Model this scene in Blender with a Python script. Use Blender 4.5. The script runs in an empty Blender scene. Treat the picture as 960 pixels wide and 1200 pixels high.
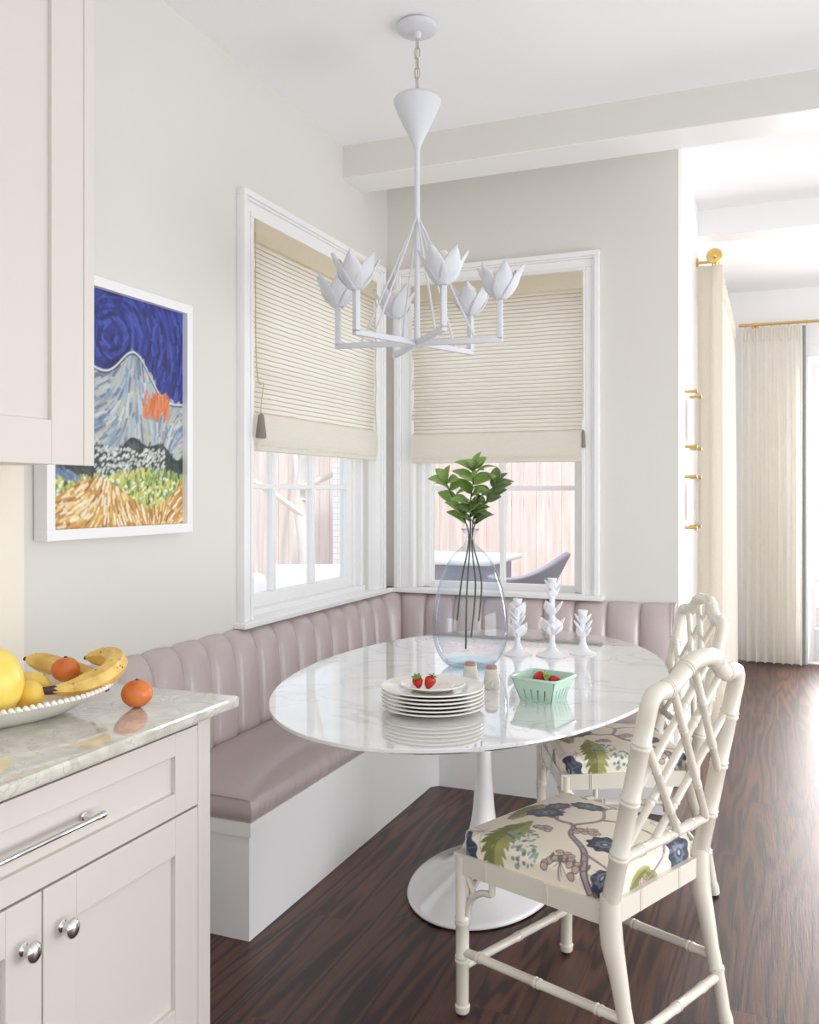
import bpy, bmesh, math, random
import numpy as np
from mathutils import Vector, Matrix
PI = math.pi
R = math.radians
random.seed(7)
rng = np.random.default_rng(7)
SC = bpy.context.scene
COL = SC.collection

# ------------------------------------------------------------------ camera, world, light, exposure
cam_d = bpy.data.cameras.new('camera')
cam = bpy.data.objects.new('camera', cam_d)
COL.objects.link(cam)
cam.location = (1.8716, -4.2725, 1.3467)
cam.rotation_euler = (PI / 2, 0, 0.3878)
cam_d.sensor_fit = 'HORIZONTAL'
cam_d.sensor_width = 36
cam_d.lens = 1050 / 960 * 36
cam_d.shift_y = -22 / 960
cam_d.clip_start = 0.02
cam_d.clip_end = 200
SC.camera = cam

w = bpy.data.worlds.new('daylight'); SC.world = w
w.use_nodes = True
bg = w.node_tree.nodes['Background']
bg.inputs[0].default_value = (0.97, 0.985, 1.0, 1)
bg.inputs[1].default_value = 1.0

sun_d = bpy.data.lights.new('sun', 'SUN')
sun_d.energy = 2.3
sun_d.angle = R(3)
sun_d.color = (1, 0.97, 0.92)
sun = bpy.data.objects.new('sun', sun_d)
COL.objects.link(sun)
sun.rotation_euler = Vector((-0.32, 0.32, -0.9)).to_track_quat('-Z', 'Y').to_euler()

def area(name, loc, target, sx, sy, energy, col=(1, 1, 1), spread=PI):
    d = bpy.data.lights.new(name, 'AREA')
    d.shape = 'RECTANGLE'; d.size = sx; d.size_y = sy; d.energy = energy; d.color = col
    o = bpy.data.objects.new(name, d); COL.objects.link(o)
    o.location = loc
    o.rotation_euler = (Vector(target) - Vector(loc)).to_track_quat('-Z', 'Y').to_euler()
    d.spread = spread
    return o
# soft fill lamps added out of view, then daylight through the french door
area('kitchen_fill', (3.8, -4.4, 0.75), (0.5, -1.2, 0.4), 2.4, 1.4, 8, (0.97, 0.98, 1.0))  # added fill lamp behind the camera for bench and cabinets
area('far_room_fill', (4.1, 1.3, 1.4), (1.7, 2.2, 1.3), 2.6, 2.2, 4, (1.0, 0.985, 0.96))  # added fill lamp to brighten the curtains beyond
area('side_fill', (3.95, -1.7, 0.65), (0.4, -1.3, 0.25), 2.2, 1.1, 36, (0.97, 0.98, 1.0))  # added low fill lamp for the bench base and table pedestal
area('french_door_daylight', (2.96, 3.78, 1.25), (2.3, 0.0, 0.15), 1.65, 2.1, 110, (1.0, 0.95, 0.91), R(150))

vs = SC.view_settings
vs.view_transform = 'Standard'
vs.look = 'None'
vs.exposure = 0.3
vs.gamma = 1.0
vs.use_curve_mapping = False
SC.cycles.max_bounces = 12
SC.cycles.diffuse_bounces = 6
SC.cycles.transparent_max_bounces = 16

# ------------------------------------------------------------------ materials
def srgb(r, g, b):
    def f(c):
        c /= 255.0
        return c / 12.92 if c <= 0.04045 else ((c + 0.055) / 1.055) ** 2.4
    return (f(r), f(g), f(b), 1)

def new_mat(name):
    m = bpy.data.materials.new(name)
    m.use_nodes = True
    nt = m.node_tree
    return m, nt, nt.nodes['Principled BSDF'], nt.nodes['Material Output']

def simple(name, col, rough=0.5, metal=0.0, coat=0.0, bump=0.0, bscale=60, var=0.0, sheen=0.0):
    m, nt, b, out = new_mat(name)
    b.inputs['Base Color'].default_value = col
    b.inputs['Roughness'].default_value = rough
    b.inputs['Metallic'].default_value = metal
    b.inputs['Coat Weight'].default_value = coat
    b.inputs['Coat Roughness'].default_value = 0.08
    if sheen: b.inputs['Sheen Weight'].default_value = sheen
    tc = nt.nodes.new('ShaderNodeTexCoord')
    n = nt.nodes.new('ShaderNodeTexNoise')
    n.inputs['Scale'].default_value = bscale
    n.inputs['Detail'].default_value = 4
    nt.links.new(tc.outputs['Object'], n.inputs['Vector'])
    if bump:
        bp_ = nt.nodes.new('ShaderNodeBump')
        bp_.inputs['Strength'].default_value = bump
        bp_.inputs['Distance'].default_value = 0.002
        nt.links.new(n.outputs['Fac'], bp_.inputs['Height'])
        nt.links.new(bp_.outputs['Normal'], b.inputs['Normal'])
    if var:
        mx = nt.nodes.new('ShaderNodeMix'); mx.data_type = 'RGBA'
        mx.inputs[6].default_value = tuple(c * (1 - var) for c in col[:3]) + (1,)
        mx.inputs[7].default_value = tuple(min(1, c * (1 + var)) for c in col[:3]) + (1,)
        nt.links.new(n.outputs['Fac'], mx.inputs[0])
        nt.links.new(mx.outputs[2], b.inputs['Base Color'])
    return m

def ramp(nt, stops):
    r = nt.nodes.new('ShaderNodeValToRGB')
    el = r.color_ramp.elements
    while len(el) < len(stops): el.new(0.5)
    for e, (p, c) in zip(el, stops):
        e.position = p; e.color = c
    return r

M = {}
M['wall'] = simple('wall_paint', srgb(223, 221, 215), 0.85, bump=0.08, bscale=180)
M['ceiling'] = simple('ceiling_paint', srgb(246, 246, 248), 0.9, bump=0.15, bscale=220)
M['trim'] = simple('white_trim_paint', srgb(243, 243, 243), 0.35)
M['cab'] = simple('cabinet_paint', srgb(217, 211, 204), 0.38, bump=0.03, bscale=120)
M['bench'] = simple('bench_paint', srgb(250, 250, 250), 0.4)
M['chair'] = simple('ivory_lacquer', srgb(224, 218, 205), 0.22, coat=0.3)
M['plaster'] = simple('white_plaster', srgb(216, 218, 224), 0.6, bump=0.25, bscale=140)
M['ceramic'] = simple('white_ceramic', srgb(240, 237, 230), 0.12, coat=0.5)
M['holder'] = simple('white_matte_ceramic', srgb(240, 241, 245), 0.4)
M['tulip'] = simple('white_lacquer', srgb(250, 250, 251), 0.12, coat=0.6)
M['chrome'] = simple('chrome', (0.72, 0.71, 0.71, 1), 0.09, metal=1)
M['nickel'] = simple('nickel_chain', (0.62, 0.58, 0.5, 1), 0.3, metal=1)
M['brass'] = simple('brass', (0.72, 0.5, 0.17, 1), 0.28, metal=1)
M['black'] = simple('dark_rubber', (0.015, 0.015, 0.015, 1), 0.6)
M['leather'] = simple('mauve_leather', srgb(194, 180, 179), 0.24, bump=0.35, bscale=260, var=0.06)
M['leather'].node_tree.nodes['Principled BSDF'].inputs['Specular IOR Level'].default_value = 0.85
M['stem'] = simple('woody_stem', srgb(62, 72, 46), 0.6)
M['strawberry'] = simple('strawberry_skin', srgb(196, 44, 34), 0.3, var=0.25, bscale=160, bump=0.6)
M['sepal'] = simple('strawberry_leaf', srgb(120, 150, 60), 0.5)
M['mint'] = simple('mint_glaze', srgb(190, 222, 205), 0.2, coat=0.3)
M['dark'] = simple('dark_gap', srgb(40, 46, 44), 0.7)
M['gap'] = simple('cabinet_reveal', srgb(150, 138, 120), 0.8)
M['tile'] = simple('cream_backsplash', srgb(240, 233, 218), 0.35)
M['tassel'] = simple('grey_tassel', srgb(140, 132, 122), 0.8)
M['cord'] = simple('linen_cord', srgb(196, 180, 150), 0.8)
M['taupe'] = simple('grey_band', srgb(140, 146, 146), 0.8, bump=0.4, bscale=300)
M['wicker'] = simple('grey_wicker', srgb(172, 170, 186), 0.7, bump=0.8, bscale=90, var=0.2)
M['patio'] = simple('patio_stone', srgb(178, 172, 166), 0.9, var=0.1, bscale=4)
M['outwhite'] = simple('white_outdoor_cushion', srgb(235, 236, 240), 0.8)
M['bark'] = simple('pale_bark', srgb(232, 226, 222), 0.9, var=0.1, bscale=30)
M['bulb'] = simple('frosted_bulb', srgb(250, 240, 220), 0.2)
M['paper'] = simple('pale_print', srgb(238, 232, 222), 0.8, var=0.08, bscale=14)
M['mortar'] = simple('door_outside', srgb(150, 110, 100), 0.8)

def glass_mat(name, tint, edge, gl=1.0, edge_pow=0.5):
    """thin clear glass: see-through with a fresnel sheen, tinted towards grazing angles"""
    m, nt, b, out = new_mat(name)
    nt.nodes.remove(b)
    tr = nt.nodes.new('ShaderNodeBsdfTransparent')
    gs = nt.nodes.new('ShaderNodeBsdfGlossy'); gs.inputs['Roughness'].default_value = 0.02
    lw = nt.nodes.new('ShaderNodeLayerWeight'); lw.inputs['Blend'].default_value = edge_pow
    mxc = nt.nodes.new('ShaderNodeMix'); mxc.data_type = 'RGBA'
    mxc.inputs[6].default_value = tint; mxc.inputs[7].default_value = edge
    nt.links.new(lw.outputs['Facing'], mxc.inputs[0])
    nt.links.new(mxc.outputs[2], tr.inputs['Color'])
    lf = nt.nodes.new('ShaderNodeLayerWeight'); lf.inputs['Blend'].default_value = 0.5
    pw = nt.nodes.new('ShaderNodeMath'); pw.operation = 'POWER'; pw.inputs[1].default_value = 5
    nt.links.new(lf.outputs['Facing'], pw.inputs[0])
    mu = nt.nodes.new('ShaderNodeMath'); mu.operation = 'MULTIPLY_ADD'; mu.inputs[1].default_value = 0.9 * gl; mu.inputs[2].default_value = 0.045 * gl
    nt.links.new(pw.outputs[0], mu.inputs[0])
    ms = nt.nodes.new('ShaderNodeMixShader')
    nt.links.new(mu.outputs[0], ms.inputs[0])
    nt.links.new(tr.outputs[0], ms.inputs[1]); nt.links.new(gs.outputs[0], ms.inputs[2])
    nt.links.new(ms.outputs[0], out.inputs['Surface'])
    return m
M['pane'] = glass_mat('window_glass', (0.98, 0.985, 0.99, 1), (0.9, 0.93, 0.96, 1), 0.6)
M['vase'] = glass_mat('vase_glass', (0.965, 0.975, 0.995, 1), (0.66, 0.74, 0.84, 1), 1.0, 0.3)
M['vase_base'] = glass_mat('vase_base_glass', (0.965, 0.995, 1, 1), (0.8, 0.95, 0.97, 1), 0.9, 0.3)
M['acrylic'] = glass_mat('acrylic_sheet', (0.97, 0.97, 0.96, 1), (0.88, 0.88, 0.86, 1), 0.7)

def cloth_mat(name, col, trans=0.45, rough=0.9, stripe=None):
    m, nt, b, out = new_mat(name)
    b.inputs['Base Color'].default_value = col
    b.inputs['Roughness'].default_value = rough
    tl = nt.nodes.new('ShaderNodeBsdfTranslucent'); tl.inputs['Color'].default_value = col
    ms = nt.nodes.new('ShaderNodeMixShader'); ms.inputs[0].default_value = trans
    nt.links.new(b.outputs[0], ms.inputs[1]); nt.links.new(tl.outputs[0], ms.inputs[2])
    nt.links.new(ms.outputs[0], out.inputs['Surface'])
    tc = nt.nodes.new('ShaderNodeTexCoord')
    if stripe:
        sep = nt.nodes.new('ShaderNodeSeparateXYZ'); nt.links.new(tc.outputs['Object'], sep.inputs[0])
        nz = nt.nodes.new('ShaderNodeTexNoise'); nz.inputs['Scale'].default_value = 9
        nt.links.new(tc.outputs['Object'], nz.inputs['Vector'])
        mp = nt.nodes.new('ShaderNodeMath'); mp.operation = 'MULTIPLY'; mp.inputs[1].default_value = 0.006
        nt.links.new(nz.outputs['Fac'], mp.inputs[0])
        ad = nt.nodes.new('ShaderNodeMath'); ad.operation = 'ADD'
        nt.links.new(sep.outputs['Z'], ad.inputs[0]); nt.links.new(mp.outputs[0], ad.inputs[1])
        dv = nt.nodes.new('ShaderNodeMath'); dv.operation = 'DIVIDE'; dv.inputs[1].default_value = stripe['period']
        nt.links.new(ad.outputs[0], dv.inputs[0])
        fr = nt.nodes.new('ShaderNodeMath'); fr.operation = 'FRACT'; nt.links.new(dv.outputs[0], fr.inputs[0])
        rp = ramp(nt, [(0.0, stripe['dark']), (0.10, stripe['dark']), (0.22, stripe['light']), (0.93, stripe['light'])])
        e = rp.color_ramp.elements.new(1.0); e.color = stripe['dark']
        nt.links.new(fr.outputs[0], rp.inputs[0])
        # fine woven reeds
        n2 = nt.nodes.new('ShaderNodeTexNoise'); n2.inputs['Scale'].default_value = 1
        mpn = nt.nodes.new('ShaderNodeMapping'); mpn.inputs['Scale'].default_value = (6, 6, 420)
        nt.links.new(tc.outputs['Object'], mpn.inputs[0]); nt.links.new(mpn.outputs[0], n2.inputs['Vector'])
        mx = nt.nodes.new('ShaderNodeMix'); mx.data_type = 'RGBA'; mx.blend_type = 'MULTIPLY'
        mx.inputs[0].default_value = 0.35
        rn = ramp(nt, [(0.3, (0.8, 0.78, 0.74, 1)), (0.6, (1, 1, 1, 1))]); nt.links.new(n2.outputs['Fac'], rn.inputs[0])
        nt.links.new(rp.outputs[0], mx.inputs[6]); nt.links.new(rn.outputs[0], mx.inputs[7])
        nt.links.new(mx.outputs[2], b.inputs['Base Color']); nt.links.new(mx.outputs[2], tl.inputs['Color'])
    else:
        n2 = nt.nodes.new('ShaderNodeTexNoise'); n2.inputs['Scale'].default_value = 1
        mpn = nt.nodes.new('ShaderNodeMapping'); mpn.inputs['Scale'].default_value = (40, 40, 500)
        nt.links.new(tc.outputs['Object'], mpn.inputs[0]); nt.links.new(mpn.outputs[0], n2.inputs['Vector'])
        mx = nt.nodes.new('ShaderNodeMix'); mx.data_type = 'RGBA'
        mx.inputs[6].default_value = tuple(c * 0.86 for c in col[:3]) + (1,); mx.inputs[7].default_value = col
        nt.links.new(n2.outputs['Fac'], mx.inputs[0])
        nt.links.new(mx.outputs[2], b.inputs['Base Color']); nt.links.new(mx.outputs[2], tl.inputs['Color'])
    return m
M['leaf'] = cloth_mat('green_leaf_blade', srgb(160, 192, 108), 0.25, 0.3)
M['leaf_dark'] = cloth_mat('deep_green_leaf_blade', srgb(126, 150, 98), 0.2, 0.3)
M['curtain'] = cloth_mat('cream_linen', srgb(252, 249, 242), 0.4)
M['shade'] = cloth_mat('woven_shade', srgb(236, 222, 196), 0.8, stripe=dict(period=0.0192, dark=srgb(205, 188, 160), light=srgb(255, 252, 244)))
M['shade_solid'] = cloth_mat('woven_shade_double', srgb(252, 249, 241), 0.5)
M['shade_valance'] = cloth_mat('woven_shade_valance', srgb(247, 239, 221), 0.5)
M['curtain_shaded'] = cloth_mat('shaded_cream_linen', srgb(226, 217, 202), 0.25)  # darker curtain cloth, shade on the return put into its colour

def marble(name, base, vein, scale, rough, detail_col=None, vmin=0.46, vmax=0.54, coat=0.3):
    m, nt, b, out = new_mat(name)
    tc = nt.nodes.new('ShaderNodeTexCoord')
    n1 = nt.nodes.new('ShaderNodeTexNoise'); n1.inputs['Scale'].default_value = scale
    n1.inputs['Detail'].default_value = 8; n1.inputs['Distortion'].default_value = 1.4
    nt.links.new(tc.outputs['Object'], n1.inputs['Vector'])
    r1 = ramp(nt, [(vmin - 0.1, base), (vmin, base), (0.5 * (vmin + vmax), vein), (vmax, base)])
    nt.links.new(n1.outputs['Fac'], r1.inputs[0])
    n2 = nt.nodes.new('ShaderNodeTexNoise'); n2.inputs['Scale'].default_value = scale * 1.8
    n2.inputs['Detail'].default_value = 6
    nt.links.new(tc.outputs['Object'], n2.inputs['Vector'])
    mx = nt.nodes.new('ShaderNodeMix'); mx.data_type = 'RGBA'
    mx.inputs[6].default_value = base; mx.inputs[7].default_value = detail_col or base
    r2 = ramp(nt, [(0.42, (0, 0, 0, 1)), (0.62, (1, 1, 1, 1))])
    nt.links.new(n2.outputs['Fac'], r2.inputs[0]); nt.links.new(r2.outputs[0], mx.inputs[0])
    mu = nt.nodes.new('ShaderNodeMix'); mu.data_type = 'RGBA'; mu.blend_type = 'DARKEN'; mu.inputs[0].default_value = 1
    nt.links.new(mx.outputs[2], mu.inputs[6]); nt.links.new(r1.outputs[0], mu.inputs[7])
    nt.links.new(mu.outputs[2], b.inputs['Base Color'])
    b.inputs['Roughness'].default_value = rough
    b.inputs['Coat Weight'].default_value = coat
    b.inputs['Coat IOR'].default_value = 1.6
    b.inputs['Coat Roughness'].default_value = 0.03
    return m
M['table_marble'] = marble('white_marble', srgb(232, 232, 233), srgb(206, 205, 203), 2.2, 0.04, srgb(222, 222, 222), 0.475, 0.525, 1.0)
M['counter'] = marble('counter_quartzite', srgb(216, 213, 203), srgb(186, 184, 173), 9, 0.07, srgb(192, 190, 176), 0.47, 0.53, 0.6)

def wood_floor():
    m, nt, b, out = new_mat('oak_floor')
    L = nt.links.new
    tc = nt.nodes.new('ShaderNodeTexCoord')
    sep = nt.nodes.new('ShaderNodeSeparateXYZ'); L(tc.outputs['Object'], sep.inputs[0])
    def math_(op, a, bb=None):
        n = nt.nodes.new('ShaderNodeMath'); n.operation = op
        if isinstance(a, float): n.inputs[0].default_value = a
        else: L(a, n.inputs[0])
        if bb is not None:
            if isinstance(bb, float): n.inputs[1].default_value = bb
            else: L(bb, n.inputs[1])
        return n.outputs[0]
    W = 0.125
    px = math_('DIVIDE', sep.outputs['X'], W)
    pid = math_('FLOOR', px)
    fx = math_('FRACT', px)
    wn = nt.nodes.new('ShaderNodeTexWhiteNoise'); wn.noise_dimensions = '1D'; L(pid, wn.inputs['W'])
    off = math_('MULTIPLY', wn.outputs['Value'], 7.3)
    py = math_('DIVIDE', math_('ADD', sep.outputs['Y'], off), 1.7)
    bid = math_('FLOOR', py); fy = math_('FRACT', py)
    wn2 = nt.nodes.new('ShaderNodeTexWhiteNoise'); wn2.noise_dimensions = '2D'
    cb = nt.nodes.new('ShaderNodeCombineXYZ'); L(pid, cb.inputs[0]); L(bid, cb.inputs[1]); L(cb.outputs[0], wn2.inputs['Vector'])
    # grain coordinates, shifted per board
    cg = nt.nodes.new('ShaderNodeCombineXYZ')
    L(math_('ADD', sep.outputs['X'], math_('MULTIPLY', wn2.outputs['Value'], 31.0)), cg.inputs[0])
    L(math_('ADD', sep.outputs['Y'], math_('MULTIPLY', wn2.outputs['Value'], 17.0)), cg.inputs[1])
    mp = nt.nodes.new('ShaderNodeMapping'); mp.inputs['Scale'].default_value = (7.5, 0.5, 1)
    L(cg.outputs[0], mp.inputs[0])
    n1 = nt.nodes.new('ShaderNodeTexNoise'); n1.inputs['Scale'].default_value = 1.0
    n1.inputs['Detail'].default_value = 2; L(mp.outputs[0], n1.inputs['Vector'])
    rings = math_('SINE', math_('MULTIPLY', n1.outputs['Fac'], 66.0))
    rr = ramp(nt, [(0.0, srgb(40, 20, 15)), (0.18, srgb(54, 29, 21)), (0.45, srgb(82, 47, 35)), (1.0, srgb(96, 58, 44))])
    L(math_('ADD', math_('MULTIPLY', rings, 0.5), 0.5), rr.inputs[0])
    mp2 = nt.nodes.new('ShaderNodeMapping'); mp2.inputs['Scale'].default_value = (260, 9, 1)
    L(cg.outputs[0], mp2.inputs[0])
    n2 = nt.nodes.new('ShaderNodeTexNoise'); n2.inputs['Scale'].default_value = 1.0
    n2.inputs['Detail'].default_value = 3; L(mp2.outputs[0], n2.inputs['Vector'])
    r2 = ramp(nt, [(0.35, (0.62, 0.58, 0.56, 1)), (0.6, (1, 1, 1, 1))])
    L(n2.outputs['Fac'], r2.inputs[0])
    mx = nt.nodes.new('ShaderNodeMix'); mx.data_type = 'RGBA'; mx.blend_type = 'MULTIPLY'; mx.inputs[0].default_value = 0.8
    L(rr.outputs[0], mx.inputs[6]); L(r2.outputs[0], mx.inputs[7])
    hs = nt.nodes.new('ShaderNodeHueSaturation')
    L(mx.outputs[2], hs.inputs['Color'])
    L(math_('ADD', math_('MULTIPLY', wn2.outputs['Value'], 0.55), 0.72), hs.inputs['Value'])
    # seams
    sx = math_('LESS_THAN', fx, 0.016); sy = math_('LESS_THAN', fy, 0.0015)
    sm = math_('MAXIMUM', sx, sy)
    mx2 = nt.nodes.new('ShaderNodeMix'); mx2.data_type = 'RGBA'
    L(math_('MULTIPLY', sm, 0.75), mx2.inputs[0]); L(hs.outputs[0], mx2.inputs[6]); mx2.inputs[7].default_value = srgb(34, 24, 20)
    L(mx2.outputs[2], b.inputs['Base Color'])
    b.inputs['Roughness'].default_value = 0.42
    b.inputs['Coat Weight'].default_value = 0.0
    b.inputs['Specular IOR Level'].default_value = 0.7
    bu = nt.nodes.new('ShaderNodeBump'); bu.inputs['Strength'].default_value = 0.25; bu.inputs['Distance'].default_value = 0.002
    L(math_('SUBTRACT', n2.outputs['Fac'], sm), bu.inputs['Height'])
    L(bu.outputs[0], b.inputs['Normal'])
    return m
M['floor'] = wood_floor()

def fence_mat():
    m, nt, b, out = new_mat('cedar_fence')
    tc = nt.nodes.new('ShaderNodeTexCoord')
    mp = nt.nodes.new('ShaderNodeMapping'); mp.inputs['Scale'].default_value = (18, 18, 1.2)
    nt.links.new(tc.outputs['Object'], mp.inputs[0])
    n = nt.nodes.new('ShaderNodeTexNoise'); n.inputs['Scale'].default_value = 1; n.inputs['Detail'].default_value = 5
    nt.links.new(mp.outputs[0], n.inputs['Vector'])
    r = ramp(nt, [(0.3, srgb(226, 208, 204)), (0.7, srgb(246, 237, 234))])
    nt.links.new(n.outputs['Fac'], r.inputs[0]); nt.links.new(r.outputs[0], b.inputs['Base Color'])
    b.inputs['Roughness'].default_value = 0.9
    return m
M['fence'] = fence_mat()

def brick_mat():
    m, nt, b, out = new_mat('white_brick')
    tc = nt.nodes.new('ShaderNodeTexCoord')
    mp = nt.nodes.new('ShaderNodeMapping'); mp.inputs['Rotation'].default_value = (R(90), 0, 0)
    nt.links.new(tc.outputs['Object'], mp.inputs[0])
    br = nt.nodes.new('ShaderNodeTexBrick'); br.inputs['Scale'].default_value = 4
    br.inputs['Color1'].default_value = srgb(244, 242, 240); br.inputs['Color2'].default_value = srgb(238, 236, 234)
    br.inputs['Mortar'].default_value = srgb(222, 218, 216)
    nt.links.new(mp.outputs[0], br.inputs['Vector']); nt.links.new(br.outputs['Color'], b.inputs['Base Color'])
    b.inputs['Roughness'].default_value = 0.9
    return m
M['brick'] = brick_mat()

def fruit_mat(name, c1, c2, rough=0.4, spots=None, scale=6):
    m, nt, b, out = new_mat(name)
    tc = nt.nodes.new('ShaderNodeTexCoord')
    n = nt.nodes.new('ShaderNodeTexNoise'); n.inputs['Scale'].default_value = scale * 4; n.inputs['Detail'].default_value = 4
    nt.links.new(tc.outputs['Object'], n.inputs['Vector'])
    r = ramp(nt, [(0.35, c1), (0.65, c2)]); nt.links.new(n.outputs['Fac'], r.inputs[0])
    last = r.outputs[0]
    if spots:
        v = nt.nodes.new('ShaderNodeTexVoronoi'); v.inputs['Scale'].default_value = scale * 11
        nt.links.new(tc.outputs['Object'], v.inputs['Vector'])
        r2 = ramp(nt, [(0.0, (1, 1, 1, 1)), (0.16, (1, 1, 1, 1)), (0.24, (0, 0, 0, 1))])
        nt.links.new(v.outputs['Distance'], r2.inputs[0])
        n3 = nt.nodes.new('ShaderNodeTexNoise'); n3.inputs['Scale'].default_value = scale * 3
        nt.links.new(tc.outputs['Object'], n3.inputs['Vector'])
        r3 = ramp(nt, [(0.5, (0, 0, 0, 1)), (0.62, (1, 1, 1, 1))]); nt.links.new(n3.outputs['Fac'], r3.inputs[0])
        mu = nt.nodes.new('ShaderNodeMix'); mu.data_type = 'RGBA'; mu.blend_type = 'MULTIPLY'; mu.inputs[0].default_value = 1
        nt.links.new(r2.outputs[0], mu.inputs[6]); nt.links.new(r3.outputs[0], mu.inputs[7])
        mx = nt.nodes.new('ShaderNodeMix'); mx.data_type = 'RGBA'
        nt.links.new(mu.outputs[2], mx.inputs[0]); nt.links.new(last, mx.inputs[6]); mx.inputs[7].default_value = spots
        last = mx.outputs[2]
    nt.links.new(last, b.inputs['Base Color'])
    b.inputs['Roughness'].default_value = rough
    bu = nt.nodes.new('ShaderNodeBump'); bu.inputs['Strength'].default_value = 0.2; bu.inputs['Distance'].default_value = 0.002
    n4 = nt.nodes.new('ShaderNodeTexNoise'); n4.inputs['Scale'].default_value = 240
    nt.links.new(tc.outputs['Object'], n4.inputs['Vector'])
    nt.links.new(n4.outputs['Fac'], bu.inputs['Height']); nt.links.new(bu.outputs[0], b.inputs['Normal'])
    return m
M['banana'] = fruit_mat('banana_skin', srgb(214, 170, 84), srgb(238, 208, 120), 0.45, srgb(120, 82, 40), 6)
M['banana_tip'] = simple('banana_stem', srgb(74, 52, 46), 0.7)
M['lemon'] = fruit_mat('lemon_skin', srgb(238, 196, 84), srgb(248, 216, 110), 0.35)
M['mango'] = fruit_mat('yellow_melon_skin', srgb(240, 210, 90), srgb(248, 224, 116), 0.35, srgb(170, 150, 80), 4)
M['orange'] = fruit_mat('orange_skin', srgb(206, 104, 48), srgb(226, 132, 64), 0.32, None, 5)
M['speckle'] = fruit_mat('speckled_stoneware', srgb(222, 216, 206), srgb(234, 228, 218), 0.5, srgb(110, 100, 92), 14)
M['shaker_top'] = simple('dusky_pink_glaze', srgb(176, 140, 138), 0.4)

# vertex-colour driven surfaces
def vcol_mat(name, rough, bump=0.0):
    m, nt, b, out = new_mat(name)
    a = nt.nodes.new('ShaderNodeVertexColor'); a.layer_name = 'paint'
    nt.links.new(a.outputs['Color'], b.inputs['Base Color'])
    b.inputs['Roughness'].default_value = rough
    if bump:
        tc = nt.nodes.new('ShaderNodeTexCoord')
        n = nt.nodes.new('ShaderNodeTexNoise'); n.inputs['Scale'].default_value = 90
        nt.links.new(tc.outputs['Object'], n.inputs['Vector'])
        bu = nt.nodes.new('ShaderNodeBump'); bu.inputs['Strength'].default_value = bump; bu.inputs['Distance'].default_value = 0.002
        nt.links.new(n.outputs['Fac'], bu.inputs['Height']); nt.links.new(bu.outputs[0], b.inputs['Normal'])
    return m
M['floral'] = vcol_mat('floral_cloth', 0.28)
M['canvas'] = vcol_mat('painted_canvas', 0.45, 0.5)

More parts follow.
